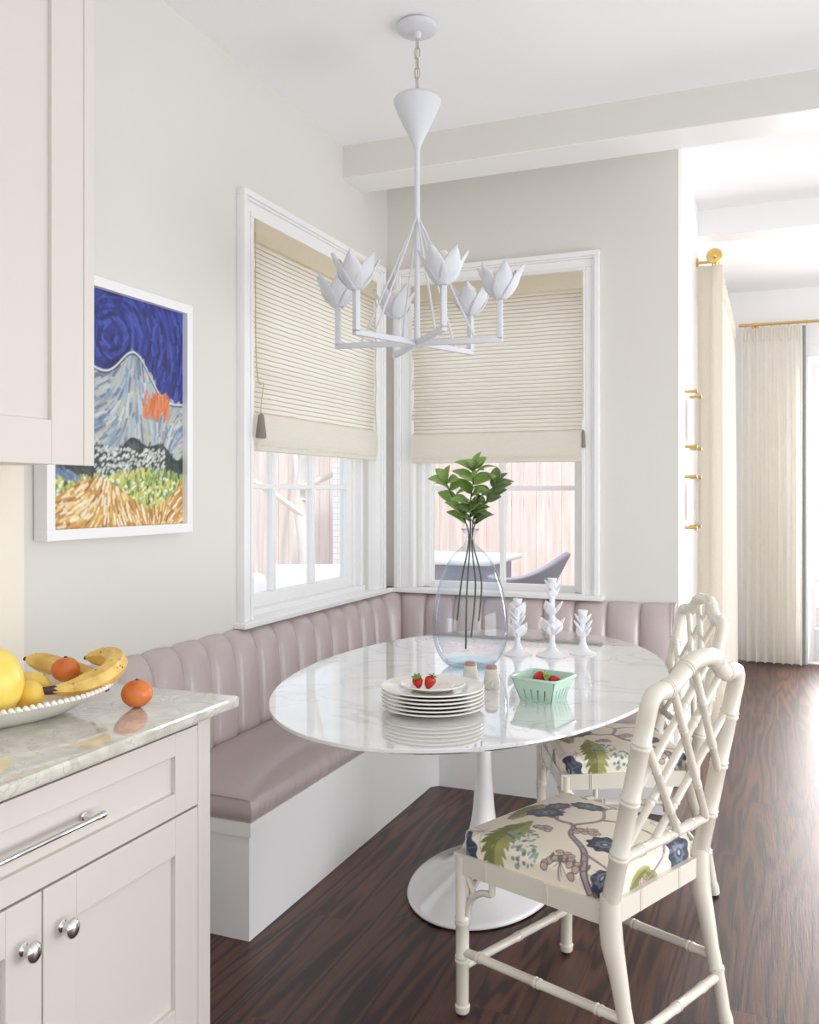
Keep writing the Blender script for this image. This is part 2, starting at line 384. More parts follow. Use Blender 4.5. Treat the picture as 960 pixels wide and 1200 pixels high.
# ------------------------------------------------------------------ mesh helpers
class MB:
    def __init__(s): s.v = []; s.f = []
    def add(s, vs_, fs):
        o = len(s.v)
        s.v += [tuple(map(float, p)) for p in vs_]
        s.f += [tuple(i + o for i in f) for f in fs]
        return s
    def box(s, x0, x1, y0, y1, z0, z1, b=0.0):
        x0, x1 = min(x0, x1), max(x0, x1); y0, y1 = min(y0, y1), max(y0, y1); z0, z1 = min(z0, z1), max(z0, z1)
        if b <= 0:
            vs_ = [(x, y, z) for z in (z0, z1) for y in (y0, y1) for x in (x0, x1)]
            return s.add(vs_, [(0, 2, 3, 1), (4, 5, 7, 6), (0, 1, 5, 4), (2, 6, 7, 3), (0, 4, 6, 2), (1, 3, 7, 5)])
        bm = bmesh.new()
        bmesh.ops.create_cube(bm, size=1)
        for v in bm.verts:
            v.co = ((x0 + x1) / 2 + v.co.x * (x1 - x0), (y0 + y1) / 2 + v.co.y * (y1 - y0), (z0 + z1) / 2 + v.co.z * (z1 - z0))
        bmesh.ops.bevel(bm, geom=bm.edges[:], offset=min(b, 0.45 * min(x1 - x0, y1 - y0, z1 - z0)), segments=2, affect='EDGES', profile=0.5)
        return s.bm(bm)
    def bm(s, bm):
        bm.verts.index_update()
        s.add([v.co[:] for v in bm.verts], [[v.index for v in f.verts] for f in bm.faces])
        bm.free(); return s
    def tube(s, pts, rad, n=12, cap=True, closed=False, flat=1.0):
        P = [Vector(p) for p in pts]
        m = len(P)
        rad = [rad] * m if not hasattr(rad, '__len__') else rad
        T = []
        for i in range(m):
            a = P[(i - 1) % m] if (closed or i > 0) else P[0]
            b = P[(i + 1) % m] if (closed or i < m - 1) else P[-1]
            t = b - a
            T.append(t.normalized() if t.length > 1e-9 else Vector((0, 0, 1)))
        ref = Vector((0, 0, 1)) if abs(T[0].z) < 0.9 else Vector((1, 0, 0))
        u = (ref - T[0] * ref.dot(T[0])).normalized()
        vs_, fs = [], []
        for i in range(m):
            u = (u - T[i] * u.dot(T[i]))
            u = u.normalized() if u.length > 1e-6 else T[i].orthogonal().normalized()
            w_ = T[i].cross(u)
            for k in range(n):
                a = 2 * PI * k / n
                vs_.append(P[i] + (u * math.cos(a) + w_ * math.sin(a) * flat) * rad[i])
        for i in range(m if closed else m - 1):
            for k in range(n):
                j = (i + 1) % m
                fs.append((i * n + k, i * n + (k + 1) % n, j * n + (k + 1) % n, j * n + k))
        if cap and not closed:
            fs.append(tuple(range(n - 1, -1, -1))); fs.append(tuple((m - 1) * n + k for k in range(n)))
        return s.add(vs_, fs)
    def lathe(s, prof, n=40, c=(0, 0, 0), sx=None, axis='Z'):
        vs_, fs = [], []
        m = len(prof)
        for i, (r, z) in enumerate(prof):
            ex = sx[i] if sx else 1.0
            for k in range(n):
                a = 2 * PI * k / n
                p = (r * math.cos(a) * ex, r * math.sin(a), z)
                if axis == 'X': p = (p[2], p[0], p[1])
                if axis == 'Y': p = (p[0], p[2], p[1])
                vs_.append((c[0] + p[0], c[1] + p[1], c[2] + p[2]))
        for i in range(m - 1):
            for k in range(n):
                fs.append((i * n + k, i * n + (k + 1) % n, (i + 1) * n + (k + 1) % n, (i + 1) * n + k))
        if prof[0][0] > 1e-5: fs.append(tuple(range(n - 1, -1, -1)))
        if prof[-1][0] > 1e-5: fs.append(tuple((m - 1) * n + k for k in range(n)))
        return s.add(vs_, fs)
    def sphere(s, c, r, n=20, m=12, scale=(1, 1, 1), fn=None):
        prof = [(math.sin(PI * i / m), -math.cos(PI * i / m)) for i in range(m + 1)]
        vs_, fs = [], []
        for i, (rr, z) in enumerate(prof):
            for k in range(n):
                a = 2 * PI * k / n
                d = Vector((rr * math.cos(a), rr * math.sin(a), z))
                q = fn(d) if fn else d
                vs_.append((c[0] + q[0] * r * scale[0], c[1] + q[1] * r * scale[1], c[2] + q[2] * r * scale[2]))
        for i in range(m):
            for k in range(n):
                fs.append((i * n + k, i * n + (k + 1) % n, (i + 1) * n + (k + 1) % n, (i + 1) * n + k))
        return s.add(vs_, fs)
    def grid(s, fn, nu, nv, flip=False):
        vs_ = [fn(i / (nu - 1), j / (nv - 1)) for j in range(nv) for i in range(nu)]
        fs = []
        for j in range(nv - 1):
            for i in range(nu - 1):
                q = (j * nu + i, j * nu + i + 1, (j + 1) * nu + i + 1, (j + 1) * nu + i)
                fs.append(q[::-1] if flip else q)
        return s.add(vs_, fs)
    def prism(s, poly, z0, z1):
        n = len(poly)
        vs_ = [(x, y, z0) for x, y in poly] + [(x, y, z1) for x, y in poly]
        fs = [tuple(range(n - 1, -1, -1)), tuple(range(n, 2 * n))]
        fs += [(i, (i + 1) % n, n + (i + 1) % n, n + i) for i in range(n)]
        return s.add(vs_, fs)
    def xf(s, mat):
        s.v = [tuple(mat @ Vector(p)) for p in s.v]; return s
    def build(s, name, mat, parent=None, smooth=True, loc=None, weld=None):
        if weld is None: weld = 1e-6 if smooth else 0
        me = bpy.data.meshes.new(name)
        me.from_pydata(s.v, [], s.f)
        bm = bmesh.new(); bm.from_mesh(me)
        if weld: bmesh.ops.remove_doubles(bm, verts=bm.verts[:], dist=weld)
        bmesh.ops.recalc_face_normals(bm, faces=bm.faces[:])
        bm.to_mesh(me); bm.free()
        me.materials.append(mat)
        if smooth:
            me.shade_smooth()
            me.set_sharp_from_angle(angle=R(38))
        o = bpy.data.objects.new(name, me)
        COL.objects.link(o)
        if parent is not None: o.parent = parent
        if loc is not None: o.location = loc
        return o

def tag(o, label=None, cat=None, group=None, kind=None):
    if label: o['label'] = label
    if cat: o['category'] = cat
    if group: o['group'] = group
    if kind: o['kind'] = kind
    return o

def thing(name, label, cat, loc=(0, 0, 0), rz=0.0, group=None):
    o = bpy.data.objects.new(name, None)
    COL.objects.link(o)
    o.location = loc; o.rotation_euler = (0, 0, rz)
    o.empty_display_size = 0.1
    return tag(o, label, cat, group)

def struct(mb, name, mat, parent=None, label=None, smooth=False):
    o = mb.build(name, mat, parent, smooth=smooth)
    if parent is None: o['kind'] = 'structure'
    if label: o['label'] = label
    return o

def dup(root, loc, rz=None, label=None, rot=None):
    r = root.copy(); COL.objects.link(r); r.location = loc
    if rz is not None: r.rotation_euler = (0, 0, rz)
    if rot is not None: r.rotation_euler = rot
    if label: r['label'] = label
    for ch in list(root.children):
        c = ch.copy(); COL.objects.link(c); c.parent = r
        for g in list(ch.children):
            d = g.copy(); COL.objects.link(d); d.parent = c
    return r

def smoothpath(pts, n=6):
    """Catmull-Rom through points"""
    P = [Vector(p) for p in pts]; out = []
    for i in range(len(P) - 1):
        p0 = P[max(i - 1, 0)]; p1 = P[i]; p2 = P[i + 1]; p3 = P[min(i + 2, len(P) - 1)]
        for k in range(n):
            t = k / n
            out.append(0.5 * ((2 * p1) + (p2 - p0) * t + (2 * p0 - 5 * p1 + 4 * p2 - p3) * t * t + (3 * p1 - p0 - 3 * p2 + p3) * t ** 3))
    out.append(P[-1]); return out

# ------------------------------------------------------------------ painter (albedo patterns)
class Paint:
    def __init__(s, w, h, x0, x1, y0, y1, bgc):
        s.w, s.h = w, h; s.x0, s.x1, s.y0, s.y1 = x0, x1, y0, y1
        s.im = np.ones((h, w, 3)) * np.array(bgc[:3])
        s.X, s.Y = np.meshgrid(np.linspace(x0, x1, w), np.linspace(y0, y1, h))
        s.px = (x1 - x0) / w
    def blend(s, a, col):
        a = np.clip(a, 0, 1)[..., None]
        s.im = s.im * (1 - a) + a * np.array(col[:3])
    def disk(s, cx, cy, rx, col, ry=None, rot=0, a=1.0, petals=0, amp=0.0):
        ry = ry or rx
        dx, dy = s.X - cx, s.Y - cy
        c, n = math.cos(rot), math.sin(rot)
        u, v = (dx * c + dy * n) / rx, (-dx * n + dy * c) / ry
        d = np.hypot(u, v)
        if petals: d = d / (1 + amp * np.cos(petals * np.arctan2(v, u)))
        s.blend(a * (1 - d) * min(rx, ry) / s.px + 0.5 * a, col) if a == 1.0 else s.blend(np.clip((1 - d) * min(rx, ry) / s.px + 0.5, 0, 1) * a, col)
    def line(s, pts, wd, col, a=1.0):
        wd = wd if hasattr(wd, '__len__') else [wd] * len(pts)
        D = np.full(s.X.shape, 1e9)
        for (p, q, w0, w1) in zip(pts[:-1], pts[1:], wd[:-1], wd[1:]):
            vx, vy = q[0] - p[0], q[1] - p[1]
            L2 = vx * vx + vy * vy + 1e-12
            t = np.clip(((s.X - p[0]) * vx + (s.Y - p[1]) * vy) / L2, 0, 1)
            d = np.hypot(s.X - p[0] - t * vx, s.Y - p[1] - t * vy) - (w0 + (w1 - w0) * t)
            D = np.minimum(D, d)
        s.blend(np.clip(-D / s.px + 0.5, 0, 1) * a, col)
    def leaf(s, p, q, wd, col, col2=None, n=0):
        p, q = np.array(p), np.array(q)
        m = [(p + (q - p) * t) for t in np.linspace(0, 1, 9)]
        wds = [wd * math.sin(PI * (0.06 + 0.9 * t)) ** 0.8 + 1e-4 for t in np.linspace(0, 1, 9)]
        s.line(m, wds, col)
        if col2 is not None:
            s.line([p, q], wd * 0.09, col2)
            d = (q - p); L_ = np.hypot(*d); d = d / L_; nn = np.array([-d[1], d[0]])
            for t in np.linspace(0.15, 0.8, n):
                for sg in (-1, 1):
                    a = p + (q - p) * t
                    s.line([a, a + d * L_ * 0.14 + nn * sg * wd * 0.75], wd * 0.06, col2, 0.8)
    def sample(s, x, y):
        i = np.clip(((np.asarray(x) - s.x0) / (s.x1 - s.x0) * (s.w - 1)), 0, s.w - 1.001)
        j = np.clip(((np.asarray(y) - s.y0) / (s.y1 - s.y0) * (s.h - 1)), 0, s.h - 1.001)
        i0, j0 = i.astype(int), j.astype(int); fi, fj = (i - i0)[:, None], (j - j0)[:, None]
        I = s.im
        return (I[j0, i0] * (1 - fi) * (1 - fj) + I[j0, i0 + 1] * fi * (1 - fj) + I[j0 + 1, i0] * (1 - fi) * fj + I[j0 + 1, i0 + 1] * fi * fj)

def set_paint(o, cols):
    a = o.data.color_attributes.new('paint', 'FLOAT_COLOR', 'POINT')
    arr = np.ones((len(o.data.vertices), 4)); arr[:, :3] = cols
    a.data.foreach_set('color', arr.ravel())

# ================================================================== SETTING
H = 2.97
XE = 1.46
YF = 3.45
YN = -5.2
XR = 4.0
# window openings
W1 = dict(a=-1.32, b=-0.19, z0=0.86, z1=2.405)      # in wall_left (y range)
W2 = dict(a=0.155, b=1.02, z0=0.86, z1=2.405)       # in wall_back (x range)

struct(MB().box(-0.02, XR, YN, YF + 0.15, -0.1, 0.0), 'floor', M['floor'])
struct(MB().prism([(-0.15, YN), (XR, YN), (XR, YF + 0.15), (XE - 0.15, YF + 0.15), (XE - 0.15, 0.15), (-0.15, 0.15)], H, H + 0.1), 'ceiling', M['ceiling'])
T = 0.15
m = MB()
m.box(-T, 0, YN, W1['a'], 0, H); m.box(-T, 0, W1['b'], T, 0, H)
m.box(-T, 0, W1['a'], W1['b'], 0, W1['z0']); m.box(-T, 0, W1['a'], W1['b'], W1['z1'], H)
struct(m, 'wall_left', M['wall'])
m = MB()
m.box(0, W2['a'], 0, T, 0, H); m.box(W2['b'], XE, 0, T, 0, H)
m.box(W2['a'], W2['b'], 0, T, 0, W2['z0']); m.box(W2['a'], W2['b'], 0, T, W2['z1'], H)
struct(m, 'wall_back', M['wall'])
# side wall of the room beyond, with a tall window hidden behind the drapery
m = MB()
m.box(XE - T, XE, T, 1.25, 0, H); m.box(XE - T, XE, 3.1, YF + T, 0, H); m.box(XE - T, XE, 1.25, 3.1, 2.5, H); m.box(XE - T, XE, 1.25, 3.1, 0, 0.15)
struct(m, 'wall_side', M['trim'])
# far wall with french door opening
DX0, DX1, DZ = 2.02, 3.9, 2.42
m = MB()
m.box(XE, DX0, YF, YF + T, 0, H); m.box(DX1, XR, YF, YF + T, 0, H); m.box(DX0, DX1, YF, YF + T, DZ, H)
struct(m, 'wall_far', M['ceiling'])
# ceiling beams
m = MB().box(0, XR, -0.511, -0.30, H - 0.15, H)
beam = struct(m, 'trim_1', M['wall'], label='painted ceiling beam over the dining nook')
MB().box(0.001, XR, -0.5105, -0.3005, H - 0.154, H - 0.1495).build('beam_soffit', M['trim'], beam, smooth=False)
m = MB().box(XE, XR, 1.12, 1.28, H - 0.15, H)
struct(m, 'trim_2', M['trim'], label='white ceiling beam in the room beyond')
# backsplash panel
struct(MB().box(0, 0.012, -5.5, -2.445, 0.857, 1.42), 'trim_3', M['tile'], label='cream backsplash panel between counter and wall cabinet')

# ---- windows
def window_unit(name, Wd, casx0, casx1, cols, rows, glass_b, to, sill_ext, parts):
    """built in (s, n, z): s along wall, n into the room"""
    a, b, z0, z1 = Wd['a'], Wd['b'], Wd['z0'], Wd['z1']
    root = bpy.data.objects.new(name, None); COL.objects.link(root); root['kind'] = 'structure'
    def bx(mb, s0, s1, n0, n1, za, zb, bev=0.003):
        p, q = to(s0, n0), to(s1, n1)
        mb.box(p[0], q[0], p[1], q[1], za, zb, bev)
    zt = 2.495
    m = MB()
    def profile_side(outer, inner):
        d = 1 if inner > outer else -1
        bx(m, outer, outer + d * 0.024, 0, 0.034, 0.862, zt - 0.024)
        bx(m, outer + d * 0.024, outer + d * 0.034, 0, 0.026, 0.862, zt - 0.034)
        bx(m, outer + d * 0.034, inner - d * 0.016, 0, 0.016, 0.862, z1 + 0.016)
        bx(m, inner - d * 0.016, inner + d * 0.002, -0.02, 0.022, 0.862, z1 - 0.002)
    profile_side(casx0, a); profile_side(casx1, b)
    bx(m, casx0, casx1, 0, 0.034, zt - 0.024, zt)
    bx(m, casx0 + 0.024, casx1 - 0.024, 0, 0.026, zt - 0.034, zt - 0.024)
    bx(m, casx0 + 0.034, casx1 - 0.034, 0, 0.016, z1 + 0.016, zt - 0.034)
    bx(m, a - 0.016, b + 0.016, -0.02, 0.022, z1 - 0.002, z1 + 0.016)
    m.build('casing', M['trim'], root, smooth=False)
    m = MB()
    bx(m, sill_ext[0], sill_ext[1], -0.04, 0.055, 0.84, 0.863, 0.005)
    m.build('stool', M['trim'], root, smooth=False)
    # jamb stops
    m = MB()
    for st, (n0, n1) in enumerate(((-0.15, -0.045), (-0.15, -0.075))):
        wv = 0.028 * (st + 1)
        bx(m, a, a + wv, n0, n1, 0.862, z1); bx(m, b - wv, b, n0, n1, 0.862, z1)
        bx(m, a, b, n0, n1, z1 - wv, z1)
    bx(m, a, b, -0.15, -0.035, 0.855, glass_b - 0.05)
    m.build('jamb', M['trim'], root, smooth=False)
    ga, gb, gz1 = a + 0.10, b - 0.10, z1 - 0.09
    if name == 'window_2': ga, gb = 0.217, 0.966
    else: ga, gb = -1.27, -0.30
    m = MB()
    bx(m, a + 0.05, ga, -0.125, -0.085, glass_b - 0.06, gz1 + 0.05); bx(m, gb, b - 0.05, -0.125, -0.085, glass_b - 0.06, gz1 + 0.05)
    bx(m, ga, gb, -0.125, -0.085, glass_b - 0.06, glass_b); bx(m, ga, gb, -0.125, -0.085, gz1, gz1 + 0.05)
    sash = m.build('sash', M['trim'], root, smooth=False)
    for c in cols:
        mm = MB(); bx(mm, c - 0.013, c + 0.013, -0.12, -0.088, glass_b, gz1); mm.build('muntin', M['trim'], sash, smooth=False)
    for z in rows:
        mm = MB(); bx(mm, ga, gb, -0.119, -0.089, z - 0.011, z + 0.011); mm.build('muntin', M['trim'], sash, smooth=False)
    mm = MB(); bx(mm, ga, gb, -0.106, -0.103, glass_b, gz1, 0); mm.build('pane', M['pane'], sash, smooth=False)
    return root
window_unit('window_1', W1, -1.405, -0.085, (-0.985, -0.635), (1.375, 1.82, 2.26), 0.935, lambda s, n: (n, s), (-1.43, 0.0), None)
window_unit('window_2', W2, 0.052, 1.103, (0.595,), (1.372, 1.83, 2.28), 0.893, lambda s, n: (s, -n), (0.0, 1.125), None)

# ---- french door in the far wall
door = bpy.data.objects.new('door_1', None); COL.objects.link(door); door['kind'] = 'structure'
m = MB()
m.box(DX0 - 0.0, DX0 + 0.09, YF - 0.03, YF, 0, DZ, 0.004); m.box(DX1 - 0.09, DX1, YF - 0.03, YF, 0, DZ, 0.004); m.box(DX0 - 0.01, DX1 + 0.01, YF - 0.035, YF - 0.001, DZ - 0.0, DZ + 0.09, 0.004)
m.build('casing', M['trim'], door, smooth=False)
m = MB()
lx0, lx1 = DX0 + 0.09, DX0 + 0.93
for x0, x1 in ((lx0, lx1), (lx1 + 0.005, DX1 - 0.09)):
    m.box(x0, x0 + 0.05, YF + 0.02, YF + 0.065, 0.02, DZ - 0.06, 0.004); m.box(x1 - 0.05, x1, YF + 0.02, YF + 0.065, 0.02, DZ - 0.06, 0.004)
    m.box(x0 + 0.05, x1 - 0.05, YF + 0.022, YF + 0.063, 0.02, 0.28, 0.004); m.box(x0 + 0.05, x1 - 0.05, YF + 0.022, YF + 0.063, DZ - 0.09, DZ - 0.06, 0.004)
leafd = m.build('door_leaf', M['trim'], door, smooth=False)
m = MB()
for x0, x1 in ((lx0, lx1), (lx1 + 0.005, DX1 - 0.09)):
    for z in (0.66, 1.21, 1.77):
        m.box(x0 + 0.05, x1 - 0.05, YF + 0.025, YF + 0.06, z - 0.016, z + 0.016, 0.003)
    xm = x0 + 0.16
    while xm < x1 - 0.1:
        m.box(xm - 0.014, xm + 0.014, YF + 0.025, YF + 0.06, 0.28, DZ - 0.09, 0.003); xm += 0.3
m.build('muntin', M['trim'], leafd, smooth=False)
m = MB()
for x0, x1 in ((lx0, lx1), (lx1 + 0.005, DX1 - 0.09)): m.box(x0 + 0.05, x1 - 0.05, YF + 0.04, YF + 0.044, 0.28, DZ - 0.09)
m.build('pane', M['pane'], leafd, smooth=False)

# ================================================================== EXTERIOR
struct(MB().prism([(-9, -2.5), (-0.16, -2.5), (-0.16, 3.7), (4.5, 3.7), (4.5, 9), (-9, 9)], -0.35, -0.2), 'ground', M['patio'])
def plank_fence(name, label, p0, p1, z0, z1, group=None):
    t = thing(name, label, 'fence', (p0[0], p0[1], z0))
    d = Vector((p1[0] - p0[0], p1[1] - p0[1], 0)); L_ = d.length; d.normalize(); nrm = Vector((-d.y, d.x, 0))
    m = MB(); n = int(L_ / 0.145); rr = random.Random(3)
    for i in range(n):
        s0, s1 = i * 0.145 + 0.003, (i + 1) * 0.145 - 0.003
        off = rr.uniform(-0.006, 0.006); zt = z1 - z0 + rr.uniform(-0.01, 0.01)
        mm = MB().box(s0, s1, off, off + 0.02, 0, zt, 0.003)
        mm.v = [tuple(d * p[0] + nrm * p[1] + Vector((0, 0, p[2]))) for p in mm.v]
        m.add(mm.v, mm.f)
    m.build('planks', M['fence'], t, smooth=False)
    m = MB()
    for z in (0.4, 1.4):
        mm = MB().box(0, L_, 0.03, 0.07, z, z + 0.09)
        mm.v = [tuple(d * p[0] + nrm * p[1] + Vector((0, 0, p[2]))) for p in mm.v]
        m.add(mm.v, mm.f)
    m.build('rail', M['fence'], t, smooth=False)
    return t
plank_fence('wooden_fence', 'pale pinkish wooden plank fence standing behind the patio furniture outside both windows', (-7.0, 5.6), (1.2, 5.6), -0.2, 2.0)
struct(MB().box(-2.62, -1.75, 4.5, 4.8, -0.2, 3.4), 'wall_outside', M['brick'])
# outdoor things
t = thing('patio_table', 'white topped outdoor table beyond the right window, left of the wicker armchair', 'table', (-0.65, 2.35, -0.2))
m = MB().box(-0.3, 0.62, -0.45, 0.45, 1.02, 1.06, 0.01); m.build('table_top', M['outwhite'], t)
m = MB().box(-0.24, 0.55, -0.38, 0.38, 0.80, 1.02, 0.01); m.build('apron', M['wicker'], t)
for sx in (-0.2, 0.5):
    for sy in (-0.34, 0.34):
        MB().box(sx - 0.04, sx + 0.04, sy - 0.04, sy + 0.04, 0, 0.80, 0.008).build('leg', M['wicker'], t)
t = thing('wicker_armchair', 'grey wicker armchair with curved back flaring to a point outside right window', 'chair', (0.27, 1.75, -0.2), R(90))
def shell(u, v):
    a = (u - 0.5) * 2 * R(105)
    k = 0.5 - 0.5 * math.sin(a)
    top = 0.98 + 0.17 * k ** 4
    lowr = 0.86 + 0.10 * k ** 2 + 0.03 * math.cos(a * 2) ** 2 - 0.03
    rr = 0.19 + 0.04 * v + 0.06 * k ** 3 * v
    return (math.cos(a) * -rr, math.sin(a) * rr, lowr + (top - lowr) * v)
m = MB().grid(shell, 48, 10)
sh = m.build('shell', M['wicker'], t)
sm_ = sh.modifiers.new('thick', 'SOLIDIFY'); sm_.thickness = 0.03
MB().lathe([(0.22, 0.46), (0.25, 0.48), (0.25, 0.54), (0.22, 0.56)], 28).build('seat', M['outwhite'], t)
for a in range(4):
    c_, s_ = math.cos(a * PI / 2 + 0.78), math.sin(a * PI / 2 + 0.78)
    zt_ = 0.48 if c_ > 0 else 0.9
    MB().tube([(c_ * 0.23, s_ * 0.23, zt_), (c_ * 0.25, s_ * 0.25, 0.0)], [0.02, 0.016], 10).build('leg', M['wicker'], t)
def lounge(name, label, loc, rz):
    t = thing(name, label, 'outdoor chair', loc, rz)
    MB().box(-0.4, 0.4, -0.4, 0.4, 0.22, 0.42, 0.05).build('seat', M['outwhite'], t)
    MB().box(-0.4, -0.24, -0.4, 0.4, 0.42, 0.88, 0.06).build('backrest', M['outwhite'], t)
    for sy in (-0.37, 0.37): MB().box(-0.4, 0.4, sy - 0.03, sy + 0.03, 0.22, 0.62, 0.03).build('arm', M['wicker'], t)
    for sx in (-0.34, 0.34):
        for sy in (-0.35, 0.35): MB().box(sx - 0.03, sx + 0.03, sy - 0.03, sy + 0.03, 0, 0.23).build('leg', M['wicker'], t)
    return t
lounge('lounge_chair', 'white cushioned outdoor chair behind the right panes of the left window', (-2.0, 2.85, -0.2), R(-60))
lounge('lounge_chair', 'white cushioned outdoor chair at lower left corner of the left window', (-1.95, 1.75, -0.2), R(-20))
t = thing('bare_tree', 'pale bare branching tree beyond the upper panes of the left window', 'tree', (-3.15, 4.75, -0.2))
MB().tube(smoothpath([(0, 0, 0), (0.05, 0, 0.8), (-0.05, 0.05, 1.5), (0.1, 0.0, 2.4), (0.3, 0, 3.2)]), [0.07] * 13 + [0.06, 0.05, 0.05, 0.045, 0.04, 0.04, 0.03, 0.03, 0.03, 0.03, 0.02, 0.02][:12], 10).build('trunk', M['bark'], t)
for bpts in ([(0, 0.02, 1.3), (-0.5, -0.3, 1.7), (-0.9, -0.6, 1.75), (-1.3, -0.9, 2.1)], [(0, 0, 1.6), (0.5, 0.3, 1.9), (0.9, 0.6, 2.4)], [(0, 0.03, 1.45), (-0.3, 0.4, 2.0), (-0.4, 0.7, 2.5)]):
    P_ = smoothpath(bpts); MB().tube(P_, list(np.linspace(0.04, 0.012, len(P_))), 8).build('branch', M['bark'], t)

# ================================================================== SHADES
def roman_shade(name, label, loc, rz, wd, ht, tassel_side):
    """local: x along width 0..wd, y towards the room is -y, z from 0 (bottom) to ht"""
    t = thing(name, label, 'window shade', loc, rz)
    zb = 0.135
    def f(u, v):
        z = zb + (ht - 0.07 - zb) * v
        edge = math.exp(-((u) / 0.02) ** 2) - math.exp(-((1 - u) / 0.02) ** 2)
        wv = 0.004 * math.sin(v * 2 * PI * 4.5 + 1)
        return (wd * u + edge * wv, -0.012 + 0.003 * math.sin(v * PI * 9) - 0.0016 * math.cos(2 * PI * z / 0.0192), z)
    MB().grid(f, 30, 240).build('woven_panel', M['shade'], t)
    MB().box(-0.002, wd + 0.002, -0.03, 0.0, ht - 0.085, ht, 0.004).build('valance', M['shade_valance'], t)
    m = MB()
    def fold(u, v):
        a = v
        prof = [(-0.014, 0.15), (-0.03, 0.143), (-0.034, 0.10), (-0.036, 0.04), (-0.03, 0.026), (-0.024, 0.022), (-0.030, 0.016), (-0.031, 0.004), (-0.02, 0.0), (-0.006, 0.004), (-0.004, 0.14)]
        k = min(int(a * (len(prof) - 1)), len(prof) - 2); q = a * (len(prof) - 1) - k
        y = prof[k][0] * (1 - q) + prof[k + 1][0] * q; z = prof[k][1] * (1 - q) + prof[k + 1][1] * q
        return (wd * u, y, z)
    m.grid(fold, 12, 41)
    fo = m.build('hem_fold', M['shade_solid'], t)
    x = -0.006 if tassel_side < 0 else wd - 0.005
    if tassel_side < 0:
        P_ = [(x, -0.022, ht - 0.05), (x, -0.024, ht * 0.45), (x + 0.01, -0.03, ht * 0.3), (x + 0.028, -0.04, 0.26), (x + 0.016, -0.04, 0.2), (x + 0.005, -0.042, 0.14)]
        P_ = smoothpath(P_); cd = MB().tube(P_, 0.0022, 6).build('cord', M['cord'], t)
        MB().lathe([(0.003, 0.02), (0.011, 0.012), (0.013, 0.0), (0.021, -0.07), (0.019, -0.075)], 12, (x + 0.008, -0.042, 0.125)).build('tassel', M['tassel'], cd)
        P_ = smoothpath([(wd - 0.004, -0.02, ht - 0.08)] + [(wd - 0.004 + 0.006 * (-1) ** k, -0.024, ht - 0.12 - k * 0.1) for k in range(8)])
        MB().tube(P_, 0.002, 6).build('edge_cord', M['cord'], t)
    else:
        P_ = [(x + 0.006, -0.022, ht - 0.06), (x + 0.008, -0.024, 0.2)]
        cd = MB().tube(P_, 0.0016, 6).build('cord', M['cord'], t)
        MB().lathe([(0.003, 0.02), (0.008, 0.012), (0.009, 0.0), (0.012, -0.06), (0.011, -0.065)], 10, (x + 0.010, -0.026, 0.13)).build('tassel', M['tassel'], cd)
    return t
roman_shade('roman_shade', 'woven cream roman shade with grey tassel half lowered in the left window', (0.005, -1.312, 1.508), R(90), 1.11, 0.888, -1)
roman_shade('roman_shade', 'woven cream roman shade half lowered in the right window behind the chandelier', (0.152, -0.008, 1.497), 0, 0.872, 0.905, 1)

# ================================================================== BANQUETTE
BX, BY, BE = 0.41, 0.407, -1.966
ZB = 0.36
bq = thing('banquette', 'built-in corner banquette with channelled mauve leather on a white base', 'bench', (0, 0, 0))
m = MB()
m.prism([(0.002, BE), (BX, BE), (BX, -BY - 0.03), (BX + 0.03, -BY), (1.44, -BY), (1.44, -0.002), (0.002, -0.002)], 0.001, ZB - 0.04)
m.build('base', M['bench'], bq, smooth=False)
m = MB().prism([(0.002, BE - 0.012), (BX + 0.012, BE - 0.012), (BX + 0.012, -BY - 0.042), (BX + 0.042, -BY - 0.012), (1.446, -BY - 0.012), (1.446, -0.002), (0.002, -0.002)], ZB - 0.042, ZB)
m.build('top_rail', M['bench'], bq, smooth=False)
def cushion(x0, x1, y0, y1, z0, hh, dome, nx, ny, r=0.028, wr=0.0, open_y1=False, open_x0=False):
    def f(u, v):
        s, t_ = u * 2 - 1, v * 2 - 1
        Lx, Ly = x1 - x0, y1 - y0
        ax, ay = abs(s) * (Lx / 2 + hh), abs(t_) * (Ly / 2 + hh)
        ex, ey = max(0, ax - Lx / 2), max(0, ay - Ly / 2)
        px = math.copysign(min(ax, Lx / 2), s); py = math.copysign(min(ay, Ly / 2), t_)
        e = max(ex, ey)
        q = min(e / hh, 1.0)
        # rounded shoulder: pull in near the top edge
        inx = r * (1 - min(1, (Lx / 2 - abs(px)) / 0.06 + (ex / hh) * 3)) if abs(px) > Lx / 2 - 0.06 else 0
        iny = r * (1 - min(1, (Ly / 2 - abs(py)) / 0.06 + (ey / hh) * 3)) if abs(py) > Ly / 2 - 0.06 else 0
        d = dome * (1 - (px / (Lx / 2)) ** 4) * (1 - (py / (Ly / 2)) ** 4)
        sh = 0.6 * r * (max(0, (abs(px) - (Lx / 2 - 0.05)) / 0.05) ** 2 + max(0, (abs(py) - (Ly / 2 - 0.05)) / 0.05) ** 2)
        bulge = 0.012 * math.sin(PI * q)
        X = (x0 + x1) / 2 + px - math.copysign(0, s)
        Y = (y0 + y1) / 2 + py
        if ex > 0: X += math.copysign(bulge, s)
        if ey > 0: Y += math.copysign(bulge, t_)
        Z = z0 + hh * (1 - q) + d - min(sh, r) * (1 - q)
        wk = wr * (math.sin(Y * 150 + math.sin(Y * 23) * 3) * 0.6 + math.sin(Y * 67) * 0.4) * math.exp(-((x1 - X) / 0.025) ** 2) * (0.3 + 0.7 * math.sin(PI * q) if ex > 0 else 0.3) if wr else 0
        return (X + wk, Y, Z)
    return MB().grid(f, nx, ny)
cu = cushion(0.03, BX + 0.008, BE - 0.008, -0.012, ZB, 0.085, 0.05, 70, 260, r=0.018, wr=0.003)
